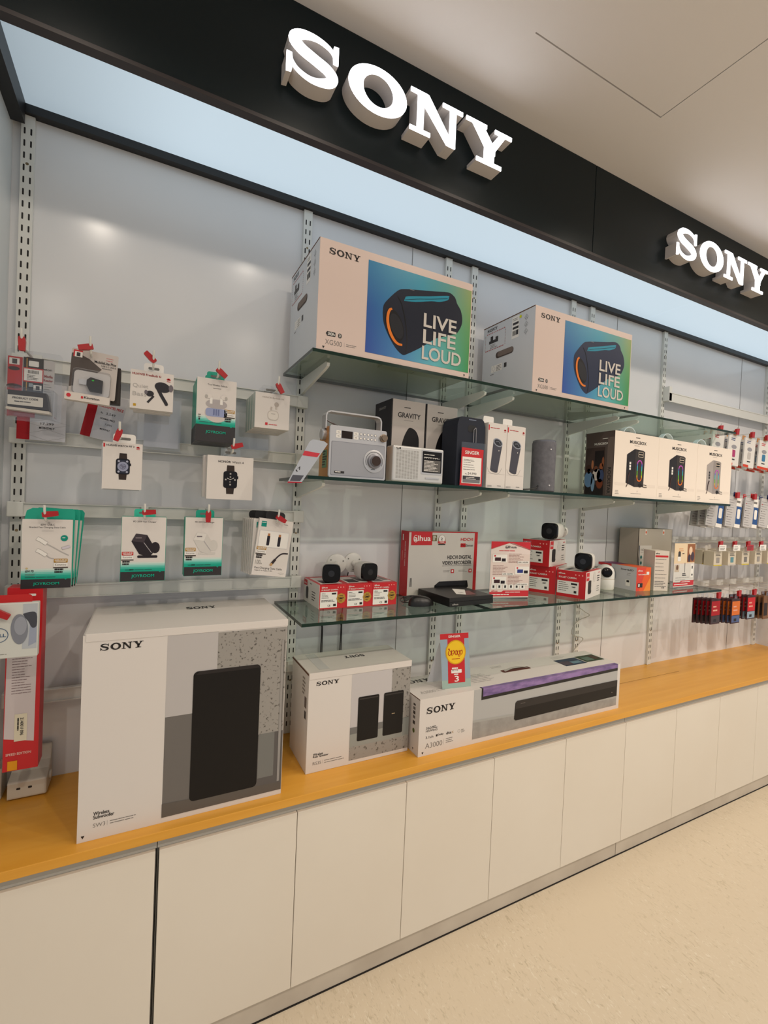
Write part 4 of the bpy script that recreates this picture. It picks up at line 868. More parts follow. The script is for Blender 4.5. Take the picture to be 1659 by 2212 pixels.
# acrylic leaflet stands
REDL = ink(200, 50, 60)
def leaflet(x0, y0, ang, w_, h_, lb, kind):
    u = Vector((math.cos(math.radians(ang)), math.sin(math.radians(ang)), 0)); t = thing('leaflet_stand', lb, 'leaflet stand', (x0+u.x*w_/2, y0+u.y*w_/2, G3), 'clear leaflet stands')
    fr = Fr((x0, y0, G3), u, (0, 0, 1)); n = -fr.n
    a = MB().prism(fr, [(-.003, 0), (w_+.003, 0), (w_+.003, h_+.006), (-.003, h_+.006)], -.0045, -.003, ACRYL); a.prism(fr, [(-.003, 0), (w_+.003, 0), (w_+.003, .0015), (-.003, .0015)], -.055, .030, ACRYL); a.build('acrylic_holder', t)
    mb = MB().prism(fr, [(0, .006), (w_, .006), (w_, h_), (0, h_)], -.0028, -.0022, ink(222, 206, 198)); f = Fr(fr.p(0, 0, -.0022), fr.u, fr.v)
    if kind == 0:
        mb.poly(f, [(0, h_-.032), (w_*.45, h_-.006), (w_, h_-.034), (w_, h_), (0, h_)], REDL, 1); mb.poly(f, [(0, h_-.034), (0, h_-.030), (w_*.45, h_-.005), (w_*.55, h_-.005), (w_, h_-.030), (w_, h_-.050), (0, h_-.050)], ink(226, 212, 206), 1)
        ahua(mb, f, w_*.36, h_-.026, w_*.28, .010, CHAR, 3); mb.greek(f, w_*.2, h_-.038, w_*.55, 1, .01, .003, REDL, 3, seed=80)
        for k, (zz, sd) in enumerate(((.160, 0), (.112, 1), (.070, 0))):
            xx = w_*.08 if not sd else w_*.66
            mb.rrect(f, xx-.006, zz-.012, xx+.058, zz+.020, .003, PRW, 2); mb.rect(f, xx+.004, zz-.006, xx+.030, zz+.008, ink(60, 34, 40) if k != 1 else ink(50, 60, 130), 3); mb.rect(f, xx+.034, zz-.008, xx+.052, zz+.004, ink(40, 34, 40), 3); mb.disc(f, xx+.004, zz+.014, .004, .004, REDL, 3, 10)
            mb.greek(f, w_*.45 if not sd else w_*.06, zz+.022, w_*.40, 7, .0058, .0016, ink(150, 110, 104), 2, seed=81+k)
            mb.rect(f, (w_*.68 if not sd else w_*.30), zz-.016, (w_*.68 if not sd else w_*.30)+.052, zz-.006, PRW, 4)
            mb.text(f, ('LKR 149,990', 'LKR 238,990', 'LKR 268,990')[k], (w_*.70 if not sd else w_*.32), zz-.0135, .044, .005, INK, True, 5)
        for k in range(6): mb.rrect(f, .006+k*.026, .040, .028+k*.026, .060, .002, PRW, 2); mb.rect(f, .013+k*.026, .045, .021+k*.026, .055, CHAR, 3)
        mb.poly(f, [(0, .010), (w_, .010), (w_, .034), (w_*.35, .034), (w_*.30, .028), (0, .028)], REDL, 2); mb.greek(f, w_*.4, .026, w_*.45, 1, .01, .003, PRW, 3, seed=5); mb.greek(f, .006, .016, w_*.5, 1, .01, .003, PRW, 3, seed=6); mb.text(f, 'alhua', .008, .030, .028, .005, REDL, True, 3)
    else:
        mb.rect(f, 0, h_*.55, w_, h_, ink(228, 206, 172), 1); mb.rect(f, w_*.62, h_*.57, w_, h_-.004, ink(150, 96, 60), 2); mb.disc(f, w_*.78, h_*.83, .016, .022, ink(230, 200, 170), 3, 12); mb.disc(f, w_*.88, h_*.70, .016, .024, ink(70, 56, 70), 3, 12); mb.disc(f, w_*.72, h_*.66, .012, .02, ink(60, 50, 66), 3, 12)
        mb.greek(f, w_*.2, h_-.030, w_*.3, 2, .01, .003, ink(210, 130, 60), 2, seed=90); mb.poly(f, rr(w_*.18, h_*.68, w_*.30, h_*.82, .008), ink(60, 56, 56), 2); mb.poly(f, rr(w_*.16, h_*.60, w_*.31, h_*.70, .006), PRW, 3)
        mb.greek(f, w_*.38, h_*.76, w_*.14, 1, .01, .004, CHAR, 2, seed=91)
        mb.rect(f, 0, .032, w_, h_*.53, ink(214, 210, 204), 1); mb.rect(f, w_*.04, h_*.36, w_*.26, h_*.52, ink(196, 180, 160), 2); mb.disc(f, w_*.16, h_*.46, .010, .014, ink(110, 80, 60), 3, 10)
        mb.rect(f, w_*.52, h_*.34, w_*.54, h_*.56, CHAR, 2); mb.greek(f, w_*.42, h_*.30, w_*.2, 2, .008, .005, INK, 2, seed=92); mb.rrect(f, w_*.82, h_*.22, w_*.96, h_*.52, .004, PRW, 2); mb.rect(f, w_*.87, h_*.42, w_*.92, h_*.48, CHAR, 3); mb.disc(f, w_*.90, h_*.28, .006, .006, CHAR, 3, 10)
        mb.greek(f, w_*.1, h_*.22, w_*.7, 3, .012, .004, LINK, 2, seed=93)
        mb.poly(f, [(0, .010), (w_, .010), (w_, .036), (w_*.38, .036), (w_*.32, .030), (0, .030)], REDL, 2); mb.greek(f, w_*.4, .028, w_*.5, 1, .01, .003, PRW, 3, seed=5); mb.rect(f, w_*.05, .016, w_*.7, .020, PRW, 3)
    mb.build('leaflet', t)
leaflet(1.236, -.212, -13, .176, .232, 'clear stand with a red and white price leaflet left of the camera cartons', 0)
leaflet(2.372, -.262, 2, .188, .228, 'clear stand with a cream and white leaflet at the right end of the lower shelf', 1)

# larger camera cartons, turned
def cam_carton(cx, cy, ang, z0, lb, L_=.205, D_=.122, H_=.1135, full=True):
    xf = rotz(ang, cx, cy)
    u = Vector((math.cos(math.radians(ang)), math.sin(math.radians(ang)), 0)); v = Vector((-u.y, u.x, 0)); c_ = Vector((cx, cy, z0))+u*L_/2+v*D_/2
    t = thing('bullet_camera_carton', lb, 'carton', tuple(c_), 'large red and white camera cartons')
    mb = MB(xf).box(cx, cx+L_, cy, cy+D_, z0, z0+H_, WHITE); mb.box(cx-.0006, cx, cy, cy+D_, z0, z0+H_, REDC)
    fl = left(cx-.0006, cy+D_, z0); fr = front(cx, cy, z0); ft = top(cx, cy, z0+H_)
    mb.text(fl, 'alhua', .008, .096, .028, .007, PRW, True); mb.text(fl, 'BULLET CAMERA', .010, .080, .075, .007, PRW, True)
    for k in range(3): mb.disc(fl, .080+k*.014, .098, .003, .003, ink(240, 170, 160), 2, 8)
    mb.rect(fl, .004, .014, .094, .068, PRW, 2); mb.greek(fl, .010, .060, .045, 5, .0085, .0026, GINK, 3, seed=int(cx*100)); mb.rect(fl, .062, .054, .088, .062, CHAR, 3); mb.text(fl, '5MP', .066, .042, .016, .006, INK, True, 3); mb.rect(fl, .075, .020, .086, .030, CHAR, 3)
    mb.rect(fr, .006, .076, .044, H_-.003, REDC, 1); mb.text(fr, 'alhua', .010, .088, .030, .008, PRW, True, 3)
    mb.poly(fr, rr(.030, .018, .075, .075, .012), ink(30, 28, 30, .3), 2); mb.poly(fr, [(.070, .03), (.10, .045), (.10, .075), (.070, .07)], ink(214, 210, 204), 2); mb.disc(fr, .115, .085, .020, .022, ink(206, 202, 196), 2, 16); mb.greek(fr, .15, .085, .045, 3, .010, .004, CHAR, seed=7); mb.greek(fr, .15, .040, .045, 3, .010, .003, GINK, seed=8); mb.greek(fr, .165, .10, .03, 1, .01, .003, REDL, seed=9)
    mb.rect(ft, 0, 0, L_, .018, REDC, 1); mb.rect(ft, .02, .02, .19, .10, CHAR, 2); mb.rect(ft, .03, .035, .10, .08, PRW, 3); mb.rect(ft, .12, .02, .15, .10, PRW, 3)
    mb.build('carton_body', t, bevel=.0006)
cam_carton(1.5965, -.2177, 29, G3, 'lower left red camera carton under another carton, half behind the leaflet stand', H_=.1205)
cam_carton(1.6400, -.3370, 22, G3, 'front red and white camera carton at the shelf edge, carrying a camera')
cam_carton(1.5600, -.2090, 23, G3+.1210, 'red and white camera carton on top of the stack, carrying a camera', H_=.1135)
bullet((1.568, -.195, 1.4325), (1, .42, 0), .036, .115, (1.722, -.125, 1.428), (.95, .45, .1), 'large white bullet camera on top of the stacked camera cartons', 'white bullet cameras', 4, .026)
bullet((1.662, -.300, 1.3110), (1, .50, 0), .036, .095, (1.775, -.235, 1.303), (.9, .45, .1), 'large white bullet camera on the front camera carton', 'white bullet cameras', 4, .026)

# white dome camera
t = thing('dome_camera', 'small white rounded indoor camera with a black face on the lower shelf', 'camera', (1.985, -.165, G3))
MB().lathe((1.985, -.165, G3), (0, 0, 1), [(0, .038), (.004, .041), (.045, .042), (.050, .0405)], CW, 32).build('base', t, True)
MB().lathe((1.985, -.165, G3+.051), (0, 0, 1), [(0, .0415), (.03, .0415), (.046, .037), (.058, .028), (.065, .014), (.067, .002)], CW, 32).build('head', t, True)
MB().lathe((1.985, -.165, G3+.0495), (0, 0, 1), [(0, .0408), (.0022, .0408)], mat('gold_ring', (190, 160, 90), .3, .6), 32).build('gold_band', t, True)
MB().lathe((1.962, -.1905, G3+.083), (-.70, -.71, .12), [(0, .024), (.009, .0235), (.012, .019)], CB, 28).build('face_plate', t, True)
# orange and white camera carton
t = thing('orange_camera_carton', 'white camera carton with an orange end lying on the lower shelf', 'carton', (2.09, -.16, G3))
xf = rotz(-4, 2.079, -.262); mb = MB(xf).box(2.079, 2.176, -.262, -.04, G3, 1.2695, ink(196, 196, 200)); fr = front(2.079, -.262, G3)
OR = ink(228, 96, 48); mb.rect(fr, 0, 0, .097, .113, ink(214, 72, 60)); mb.poly(fr, [(.02, 0), (.097, 0), (.097, .113), (.065, .113)], OR, 2); mb.poly(fr, [(.05, 0), (.097, 0), (.097, .07)], ink(236, 140, 60), 3)
mb.text(fr, 'alhua', .008, .094, .030, .008, PRW, True, 5); mb.text(fr, 'WiFi CAMERA', .010, .076, .055, .006, PRW, True, 5); mb.rect(fr, .066, .078, .084, .092, PRW, 5); mb.rect(fr, .010, .018, .042, .038, CHAR, 5); mb.rect(fr, .013, .021, .022, .035, PRW, 6)
fl = left(2.079, -.04, G3); mb.rect(fl, 0, .100, .08, .113, REDC, 1); mb.text(fl, 'SmartLED', .135, .092, .070, .008, INK, True, 2); mb.greek(fl, .17, .078, .03, 2, .008, .002, GINK, seed=3)
mb.rrect(fl, .165, .018, .190, .048, .002, PRW, 2); mb.rect(fl, .170, .036, .185, .046, CHAR, 3); mb.disc(fl, .075, .060, .035, .040, ink(150, 154, 162), 2, 20); mb.disc(fl, .055, .055, .028, .030, ink(84, 50, 44), 3, 20)
ft = top(2.079, -.262, 1.2695); mb.rect(ft, 0, 0, .097, .12, ink(222, 96, 50)); mb.rect(ft, 0, .12, .097, .222, ink(110, 50, 90))
mb.build('carton_body', t, bevel=.0006)
# white tall carton with text
t = thing('door_phone_carton', 'upright white carton with red stripe and small print, beside the orange ended carton', 'carton', (2.26, -.26, G3))
xf = rotz(-22, 2.262, -.301); mb = MB(xf).box(2.189, 2.262, -.301, -.215, G3, 1.350, ink(214, 204, 192)); fr = front(2.189, -.301, G3)
xf2 = xf
mb.text(fr, 'alhua', .004, .178, .020, .006, CHAR, True, 2); mb.rrect(fr, .002, .163, .068, .172, .002, REDC, 2); mb.greek(fr, .004, .152, .06, 6, .018, .0018, GINK, seed=95); mb.greek(fr, .004, .044, .06, 4, .008, .003, GINK, seed=96); mb.text(fr, 'CE', .040, .012, .014, .007, INK, True, 2)
fr2 = Fr((2.262, -.301, G3), (0, 1, 0), (0, 0, 1)); mb.rect(fr2, .01, .17, .028, .190, REDC, 2); mb.poly(fr2, rr(.03, .105, .050, .145, .006), CHAR, 2); mb.greek(fr2, .02, .085, .05, 7, .011, .004, ink(150, 120, 110), seed=97)
mb.build('carton_body', t, bevel=.0006)
# tall grey open carton
t = thing('grey_carton', 'tall grey cardboard carton with two small orange seals near its top', 'carton', (2.42, -.09, G3))
x0, x1, yf, yb, z1 = 2.262, 2.545, -.140, -.03, 1.449; GC = mat('grey_card', (176, 168, 154), .7)
mb = MB()
mb.box(x0, x1, yf, yf+.002, G3, z1, GC); mb.box(x0, x1, yb-.002, yb, G3, z1, GC); mb.box(x0, x0+.002, yf, yb, G3, z1, GC); mb.box(x1-.002, x1, yf, yb, G3, z1, GC); mb.box(x0, x1, yf, yb, G3, G3+.002, GC)
mb.box(x0+.01, x1-.01, yf+.005, yb-.005, z1-.012, z1-.009, GC); fr = front(x0, yf, G3)
for a in (.058, .205): mb.rect(fr, a-.008, .262, a+.008, .290, ink(214, 206, 196), 1); mb.disc(fr, a, .274, .006, .007, ink(206, 96, 60), 2, 12)
mb.rect(fr, .006, .02, .110, .205, ink(204, 200, 192), 1); mb.rect(fr, .006, .02, .012, .205, ink(40, 50, 70), 2); mb.text(fr, 'I Care', .022, .176, .052, .013, CHAR, True, 3)
for k in range(3): mb.disc(fr, .026, .145-.03*k, .008, .009, ink(40, 104, 104), 3, 12)
mb.greek(fr, .02, .168, .07, 1, .01, .0015, GINK, 3, seed=98)
mb.build('carton_body', t)

# ================================================================== HOOKS AND PACKS, LEFT BAY
def hook(x, z, y1, ang, lb, grp, bar_y=-.04, lockl=.034):
    """wire hook from a bar with a red stop lock at its tip"""
    t = thing('display_hook', lb, 'hook', (x, bar_y, z), grp)
    mb = MB().tube([(x, bar_y+.003, z-.012), (x, y1+.012, z-.014), (x, y1+.003, z-.012), (x, y1-.006, z+.002), (x, y1-.014, z+.012), (x, y1-.017, z+.026)], .0030, METALW, 8); mb.box(x-.010, x+.010, bar_y-.004, bar_y+.001, z-.017, z+.012, METALW); mb.build('wire', t, True)
    a = math.radians(ang); d = Vector((math.cos(a), 0, math.sin(a))); p = Vector((x, y1-.004, z+.002)) - d*.006
    q = p+d*lockl; n = Vector((-d.z, 0, d.x)); mb = MB()
    fr_ = Fr(p, d, n) if Vector(d).cross(n).y < 0 else Fr(p, d, -n)
    mb.prism(fr_, [(0, -.006), (.010, -.0075), (lockl, -.0062), (lockl, .0062), (.010, .0078), (0, .006)], -.006, .006, RED); mb.build('stop_lock', t, bevel=.002)
    return t
LH = 'red locked hooks of the left bay'
for x, z, an, nm in ((-.283, 1.884, -88, 'hook of the clamshell card reader pack at far left'), (-.140, 1.893, -165, 'hook of the white memory reader pack'), (.007, 1.884, 138, 'hook above the earbud box with dark earbuds'),
                     (.177, 1.886, -38, 'hook above the tall teal and black earbud box'), (.352, 1.870, -58, 'hook above the pale earbud boxes by the second upright'), (-.068, 1.682, -108, 'hook above the first watch box'),
                     (.226, 1.668, 18, 'hook above the second watch box'), (-.226, 1.454, 8, 'hook of the leftmost teal cable pack'), (-.002, 1.466, 5, 'hook of the teal pack with the black charger'),
                     (.163, 1.470, -90, 'hook of the teal pack with the white charger'), (.368, 1.462, -30, 'hook of the fast charging cable boxes'), (-.300, 1.229, -28, 'hook of the mouse pack at the left edge')):
    hook(x, z, -.222 if z > 1.3 else -.305, an, 'white wire ' + nm + ', with red lock', LH)

def tab(t, x0, x1, z, y, m, h=.026, name='hang_tab', slot=True):
    mb = MB(); w_ = x1-x0; mb.prism(front(x0, y, z), rr(0, -.006, w_, h, .007), -.0006, 0, m)
    if slot: mb.poly(front(x0, y, z), rr(w_*.22, h*.35, w_*.78, h*.62, .003), mat('slot_shadow', (110, 110, 106), .6), 1)
    return mb.build(name, t)
def carton(name, lb, x0, x1, z0, z1, yf, d, body, fn, tabm=None, tabx=None, grp=None, n=0, xf=None, tabh=.026):
    t = thing(name, lb, 'box', ((x0+x1)/2, yf+d/2, z0), grp)
    mb = MB(xf).box(x0, x1, yf, yf+d, z0, z1, body); fr = front(x0, yf, z0)
    if fn: fn(mb, fr, x1-x0, z1-z0)
    mb.build('box_body', t, bevel=.0006)
    if tabm: tab(t, tabx[0], tabx[1], z1, yf+d*.5, tabm, tabh)
    return t
# earbud box with dark earbuds
def p3(mb, fr, w_, h_):
    mb.text(fr, 'HUAWEI FreeBuds 6i', .004, h_-.014, w_*.66, .006, ink(150, 40, 36), True); flower(mb, fr, w_-.013, h_-.018, .006)
    mb.text(fr, 'Quiet', .006, h_*.53, .038, .012, LINK, False); mb.text(fr, 'Bass', .006, h_*.33, .034, .011, LINK, False); mb.rect(fr, .008, .006, .015, .013, ink(190, 150, 40))
    dk = ink(52, 50, 54, .3); mb.disc(fr, w_*.74, h_*.62, .020, .014, dk, 3, 20, -.2); mb.disc(fr, w_*.94, h_*.62, .006, .010, ink(110, 104, 110), 4, 16); mb.line(fr, [(w_*.61, h_*.62), (w_*.72, h_*.40), (w_*.84, h_*.20)], .009, dk, 2); mb.disc(fr, w_*.84, h_*.19, .0045, .0045, dk, 3, 12)
    mb.disc(fr, w_*.45, h_*.42, .010, .008, dk, 3, 16, .1); mb.disc(fr, w_*.36, h_*.45, .004, .006, ink(110, 104, 110), 4, 12); mb.line(fr, [(w_*.54, h_*.37), (w_*.40, h_*.18)], .0055, dk, 2)
carton('earbud_box', 'white earbud box printed with a pair of dark earbuds', -.0475, .0600, 1.7540, 1.8600, -.205, .035, WHITE, p3, PRW, (-.016, .034))
carton('earbud_box', 'white box hanging hidden behind the dark earbud box', -.0400, .0560, 1.7520, 1.8560, -.168, .035, WHITE, None)
# tall joyroom earbud boxes
def card_steps(mb, fr, w_, h_, black=.046, l=1):
    mb.rect(fr, 0, 0, w_, black, CHAR, l+1)
    cols = [(16, 160, 134), (30, 166, 142), (70, 182, 162), (120, 200, 186), (168, 214, 204), (206, 220, 212)]
    for k, c_ in enumerate(cols): mb.rect(fr, 0, black+.0045*k, w_, black+.0045*(k+1), ink(*c_), l)
    mb.poly(fr, [(w_*.86, black), (w_*.89, black-.003), (w_*.92, black)][::-1], ink(16, 160, 134), l+2)
def joy(mb, fr, w_, y, wd, h): mb.text(fr, 'JOYROOM', (w_-wd)/2 if w_ else 0, y, wd, h, ink(16, 172, 142), True, 4)
def warranty(mb, fr, x, y, w_, col):
    mb.rrect(fr, x, y+.030, x+w_, y+.040, .002, col, 3); mb.text(fr, 'GENUINE', x+.002, y+.0345, w_-.004, .004, PRW, True, 4); mb.rect(fr, x+.004, y+.0315, x+w_-.004, y+.033, PRW, 4)
    mb.rect(fr, x, y+.019, x+w_, y+.029, PRW, 3); mb.text(fr, 'Keramine', x+.003, y+.022, w_-.006, .005, GINK, False, 4)
    mb.rect(fr, x-.001, y+.0155, x+w_+.001, y+.0185, ink(80, 70, 64), 3); mb.greek(fr, x+.002, y+.010, w_-.003, 2, .0065, .0045, INK, 3, seed=3)
def p4(mb, fr, w_, h_):
    card_steps(mb, fr, w_, h_, .048); joy(mb, fr, w_, .022, .056, .010)
    mb.text(fr, 'True Wireless Earbuds', w_*.26, h_-.020, w_*.50, .0045, CHAR, False); mb.greek(fr, w_*.40, h_-.028, w_*.2, 1, .01, .0015, GINK, seed=2)
    mb.disc(fr, w_*.50, h_*.45, .032, .026, ink(206, 196, 190), 2, 28); mb.rrect(fr, w_*.23, h_*.40, w_*.78, h_*.53, .008, ink(150, 160, 196), 3); mb.disc(fr, w_*.5, h_*.60, .030, .014, ink(176, 170, 170), 2.5, 28)
    for k in (.42, .48, .54): mb.rrect(fr, w_*k, h_*.42, w_*k+.004, h_*.52, .0015, ink(110, 120, 160), 4)
    for a, s_ in ((.36, -1), (.62, 1)):
        mb.line(fr, [(w_*(a+.06*0), h_*.60), (w_*a, h_*.70)], .0075, PRW, 4); mb.disc(fr, w_*a+.007*s_, h_*.72, .009, .007, ink(222, 216, 210), 5, 16); mb.disc(fr, w_*a+.013*s_, h_*.71, .004, .005, ink(180, 176, 170), 6, 12)
    mb.rect(fr, w_*.06, .060, w_*.10, .066, INK, 3); mb.greek(fr, w_*.05, .074, .01, 2, .006, .003, GINK, 3, seed=3); mb.greek(fr, w_*.08, .0545, w_*.8, 1, .01, .0018, ink(60, 110, 104), 3, seed=8)
    warranty(mb, fr, w_*.70, .058, .030, GOLD)
for k in range(3):
    t = carton('earbud_box', ['front tall teal and black earbud box printed with a lilac charging case', 'tall teal earbud box hanging second, behind the front one', 'tall teal earbud box hanging last against the wall'][k], .122, .2325, 1.682, 1.866, -.205+k*.047, .045, TEAL if k else TEAL, None, TEAL, (.150, .200), 'tall teal earbud boxes')
    f = MB(); fr = front(.122, -.205+k*.047, 1.682); f.rect(fr, 0, 0, .1105, .184, WHITE, 1)
    fx = Fr(fr.p(0, 0, .0003), fr.u, fr.v); p4(f, fx, .1105, .184); fb_ = f.build('printed_front', t)
    MB().box(.1215, .2330, -.2048+k*.047, -.1605+k*.047, 1.6815, 1.7285, CHAR).build('black_base', t)
# pale earbud boxes
def p5(mb, fr, w_, h_):
    mb.text(fr, 'HONOR Earbuds X6', w_*.2, h_-.016, w_*.62, .0045, ink(170, 160, 150), False)
    mb.poly(fr, rr(w_*.36, h_*.24, w_*.68, h_*.52, .012), ink(196, 188, 180), 2); mb.poly(fr, rr(w_*.375, h_*.26, w_*.665, h_*.50, .011), ink(222, 216, 208), 3); mb.rect(fr, w_*.46, h_*.42, w_*.58, h_*.428, GINK, 4)
    mb.line(fr, [(w_*.45, h_*.54), (w_*.47, h_*.62)], .005, ink(190, 180, 172), 3); mb.line(fr, [(w_*.60, h_*.56), (w_*.60, h_*.68)], .006, ink(196, 188, 180), 3); mb.disc(fr, w_*.61, h_*.70, .007, .007, ink(180, 170, 162), 4, 14)
    mb.rect(fr, w_*.30, .010, w_*.37, .018, REDL, 3); mb.greek(fr, w_*.40, .012, w_*.34, 1, .01, .002, REDL, 3, seed=3)
for k in range(4):
    carton('earbud_box', ['front pale earbud box beside the second upright', 'pale earbud box hanging second in its row', 'pale earbud box hanging third in its row', 'pale earbud box hanging last in its row'][k], .289-k*.001, .397-k*.001, 1.739-k*.001, 1.8485-k*.001, -.205+k*.033, .031, WHITE, p5 if k == 0 else None, CLEAR, (.310, .370), 'pale earbud boxes')
# watch boxes
def watch(mb, fr, cx, cy, s, rnd):
    st_, dk = ink(52, 42, 38, .5), ink(24, 22, 26, .25)
    mb.poly(fr, [(cx-.016*s, cy+.028*s), (cx-.014*s, cy+.058*s), (cx+.014*s, cy+.058*s), (cx+.016*s, cy+.028*s)][::-1], st_, 2); mb.poly(fr, [(cx-.016*s, cy-.028*s), (cx-.014*s, cy-.058*s), (cx+.014*s, cy-.058*s), (cx+.016*s, cy-.028*s)], st_, 2)
    mb.poly(fr, rr(cx-.027*s, cy-.034*s, cx+.027*s, cy+.034*s, .010*s), dk, 3); mb.rrect(fr, cx+.027*s, cy+.004*s, cx+.031*s, cy+.016*s, .001*s, dk, 3)
    if rnd:
        mb.poly(fr, rr(cx-.023*s, cy-.030*s, cx+.023*s, cy+.030*s, .008*s), ink(46, 48, 62, .2), 4); mb.disc(fr, cx, cy, .021*s, .021*s, ink(150, 154, 178, .2), 5, 26); mb.poly(fr, [(cx-.010*s, cy+.008*s), (cx+.012*s, cy+.002*s), (cx-.001*s, cy-.010*s)][::-1], ink(110, 112, 134), 6); mb.ring(fr, cx, cy, .012*s, .012*s, .001, ink(90, 94, 118), 7, 20)
        for a, b in ((-.016, .023), (.016, .023), (-.016, -.023), (.016, -.023)): mb.disc(fr, cx+a*s, cy+b*s, .0045*s, .0045*s, ink(170, 172, 190), 6, 12)
    else:
        mb.line(fr, [(cx-.012*s, cy+.006*s), (cx, cy), (cx+.014*s, cy+.008*s)], .0012, PRW, 5)
        for a, b in ((0, .024), (-.018, 0), (.018, 0), (0, -.020)): mb.rect(fr, cx+a*s-.003*s, cy+b*s-.003*s, cx+a*s+.003*s, cy+b*s+.003*s, LINK, 5)
        mb.disc(fr, cx, cy+.011*s, .003*s, .003*s, LINK, 5, 10); mb.greek(fr, cx-.004*s, cy-.008*s, .009*s, 2, .004*s, .0015*s, LINK, 5, seed=3)
def p6(mb, fr, w_, h_):
    mb.rect(fr, .001, h_-.014, .005, h_-.004, REDC); mb.text(fr, 'HUAWEI WATCH FIT 3', .008, h_-.011, w_*.70, .005, CHAR, True); flower(mb, fr, w_-.011, h_-.012, .005); watch(mb, fr, w_*.51, h_*.49, .62, True)
def p7(mb, fr, w_, h_):
    mb.text(fr, 'HONOR', w_*.23, h_-.020, w_*.27, .0065, CHAR, True); mb.text(fr, 'Watch 4', w_*.53, h_-.020, w_*.25, .0065, CHAR, False); watch(mb, fr, w_*.50, h_*.46, .74, False)
carton('watch_box', 'white watch box printed with a dark square watch with round face', -.107, -.0125, 1.529, 1.6555, -.205, .030, WHITE, p6, PRW, (-.085, -.030), None)
carton('watch_box', 'grey white box hanging behind the round faced watch box', -.1125, -.018, 1.5265, 1.6525, -.172, .028, GREYW, None)
carton('watch_box', 'wider white watch box printed with a black watch', .1575, .2905, 1.513, 1.6425, -.205, .034, WHITE, p7, CLEAR, (.196, .254))
carton('watch_box', 'white box hanging behind the wider watch box', .150, .283, 1.518, 1.6435, -.168, .030, WHITE, None)
# teal cable cards
def p8(mb, fr, w_, h_):
    mb.text(fr, '60W USB-C', w_*.36, h_-.016, w_*.28, .005, CHAR, False); mb.text(fr, 'Braided Fast Charging Data Cable', w_*.14, h_-.0235, w_*.72, .005, CHAR, False); mb.rect(fr, w_*.38, h_-.0285, w_*.62, h_-.0282, GINK); mb.rect(fr, w_*.38, h_-.031, w_*.62, h_-.0307, GINK)
    mb.disc(fr, w_*.84, h_*.73, .008, .008, ink(12, 140, 122), 3, 20); mb.greek(fr, w_*.80, h_*.73, .009, 1, .01, .002, PRW, 4, seed=3)
    mb.disc(fr, w_*.52, h_*.95, .003, .003, LINK, 2, 10)
    for dy in (0, -.030):
        y = h_*.70+dy; mb.line(fr, [(w_*.29, y+.005), (w_*.37, y), (w_*.49, y-.010)], .0105, LINK, 2); mb.line(fr, [(w_*.295, y+.0045), (w_*.37, y), (w_*.485, y-.0095)], .0085, PRW, 3); mb.line(fr, catmull([(w_*.49, y-.010), (w_*.64, y-.020), (w_*.78, y-.030), (w_*.94, y-.040)] if dy == 0 else [(w_*.49, y-.010), (w_*.56, y-.016), (w_*.64, y-.018)], 4), .0024, LINK, 2)
    mb.line(fr, [(w_*.79, h_*.575), (w_*.96, h_*.61)], .008, LINK, 2); mb.line(fr, [(w_*.80, h_*.577), (w_*.96, h_*.61)], .006, ink(206, 200, 210), 3)
    mb.text(fr, '60W PD', w_*.08, .042, w_*.17, .006, CHAR, True, 3); mb.greek(fr, w_*.08, .037, w_*.28, 2, .004, .001, GINK, 3, seed=3); mb.disc(fr, w_*.11, .052, .0025, .0025, ink(200, 180, 130), 3, 10)
    warranty(mb, fr, w_*.64, .036, .030, GOLD)
    mb.greek(fr, w_*.08, .0285, w_*.84, 1, .01, .0012, ink(40, 90, 84), 4, seed=13)
def joycard(t, x0, x1, z0, z1, yf, d, fn, blackh, tilt=0, px=0, pz=0, jw=.060, jh=.009):
    xf = None
    if tilt: xf = Matrix.Translation((px, 0, pz)) @ Matrix.Rotation(math.radians(tilt), 4, 'Y') @ Matrix.Translation((-px, 0, -pz))
    w_, h_ = x1-x0, z1-z0
    MB(xf).box(x0-.001, x1+.001, yf, yf+d, z0-.001, z1, TEAL).build('box_body', t, bevel=.001)
    f = MB(xf); fr = front(x0, yf, z0); f.rect(fr, 0, 0, w_, h_, WHITE, 1); fx = Fr(fr.p(0, 0, .0003), fr.u, fr.v); card_steps(f, fx, w_, h_, blackh); fn(f, fx, w_, h_); f.text(fx, 'JOYROOM', w_*.24, blackh*.30, w_*.52, blackh*.42, ink(16, 172, 142), True, 5)
    f.build('printed_front', t)
for k, (tl, dx, lb) in enumerate(((0, 0, 'front one of the three teal backed cable packs'), (2.0, .009, 'tilted teal backed cable pack, second of three'), (3.5, .016, 'teal backed cable pack, rear one of three'))):
    yf = -.205+k*.024
    t = thing('cable_pack', lb, 'pack', (-.22+dx, yf, 1.265), 'teal backed cable packs')
    xf = Matrix.Translation((-.226, 0, 1.45)) @ Matrix.Rotation(math.radians(tl), 4, 'Y') @ Matrix.Translation((.226, 0, -1.45))
    MB(xf).prism(front(-.2775+dx, yf+.010, 1.264), [(0, .010), (.006, 0), (.104, 0), (.110, .006), (.112, .20), (.106, .207), (.020, .207), (.008, .200), (.004, .180), (0, .170)], -.0008, 0, TEAL).build('backing_card', t)
    w_, h_ = .1065, .178
    MB(xf).box(-.2760+dx, -.2760+dx+w_, yf, yf+.0095, 1.2645, 1.2645+h_, WHITE).build('box_body', t)
    f = MB(xf); fr = front(-.2760+dx, yf, 1.2645); card_steps(f, fr, w_, h_, .024); p8(f, fr, w_, h_); f.text(fr, 'JOYROOM', w_*.24, .007, w_*.52, .009, ink(16, 172, 142), True, 5); f.build('printed_front', t)
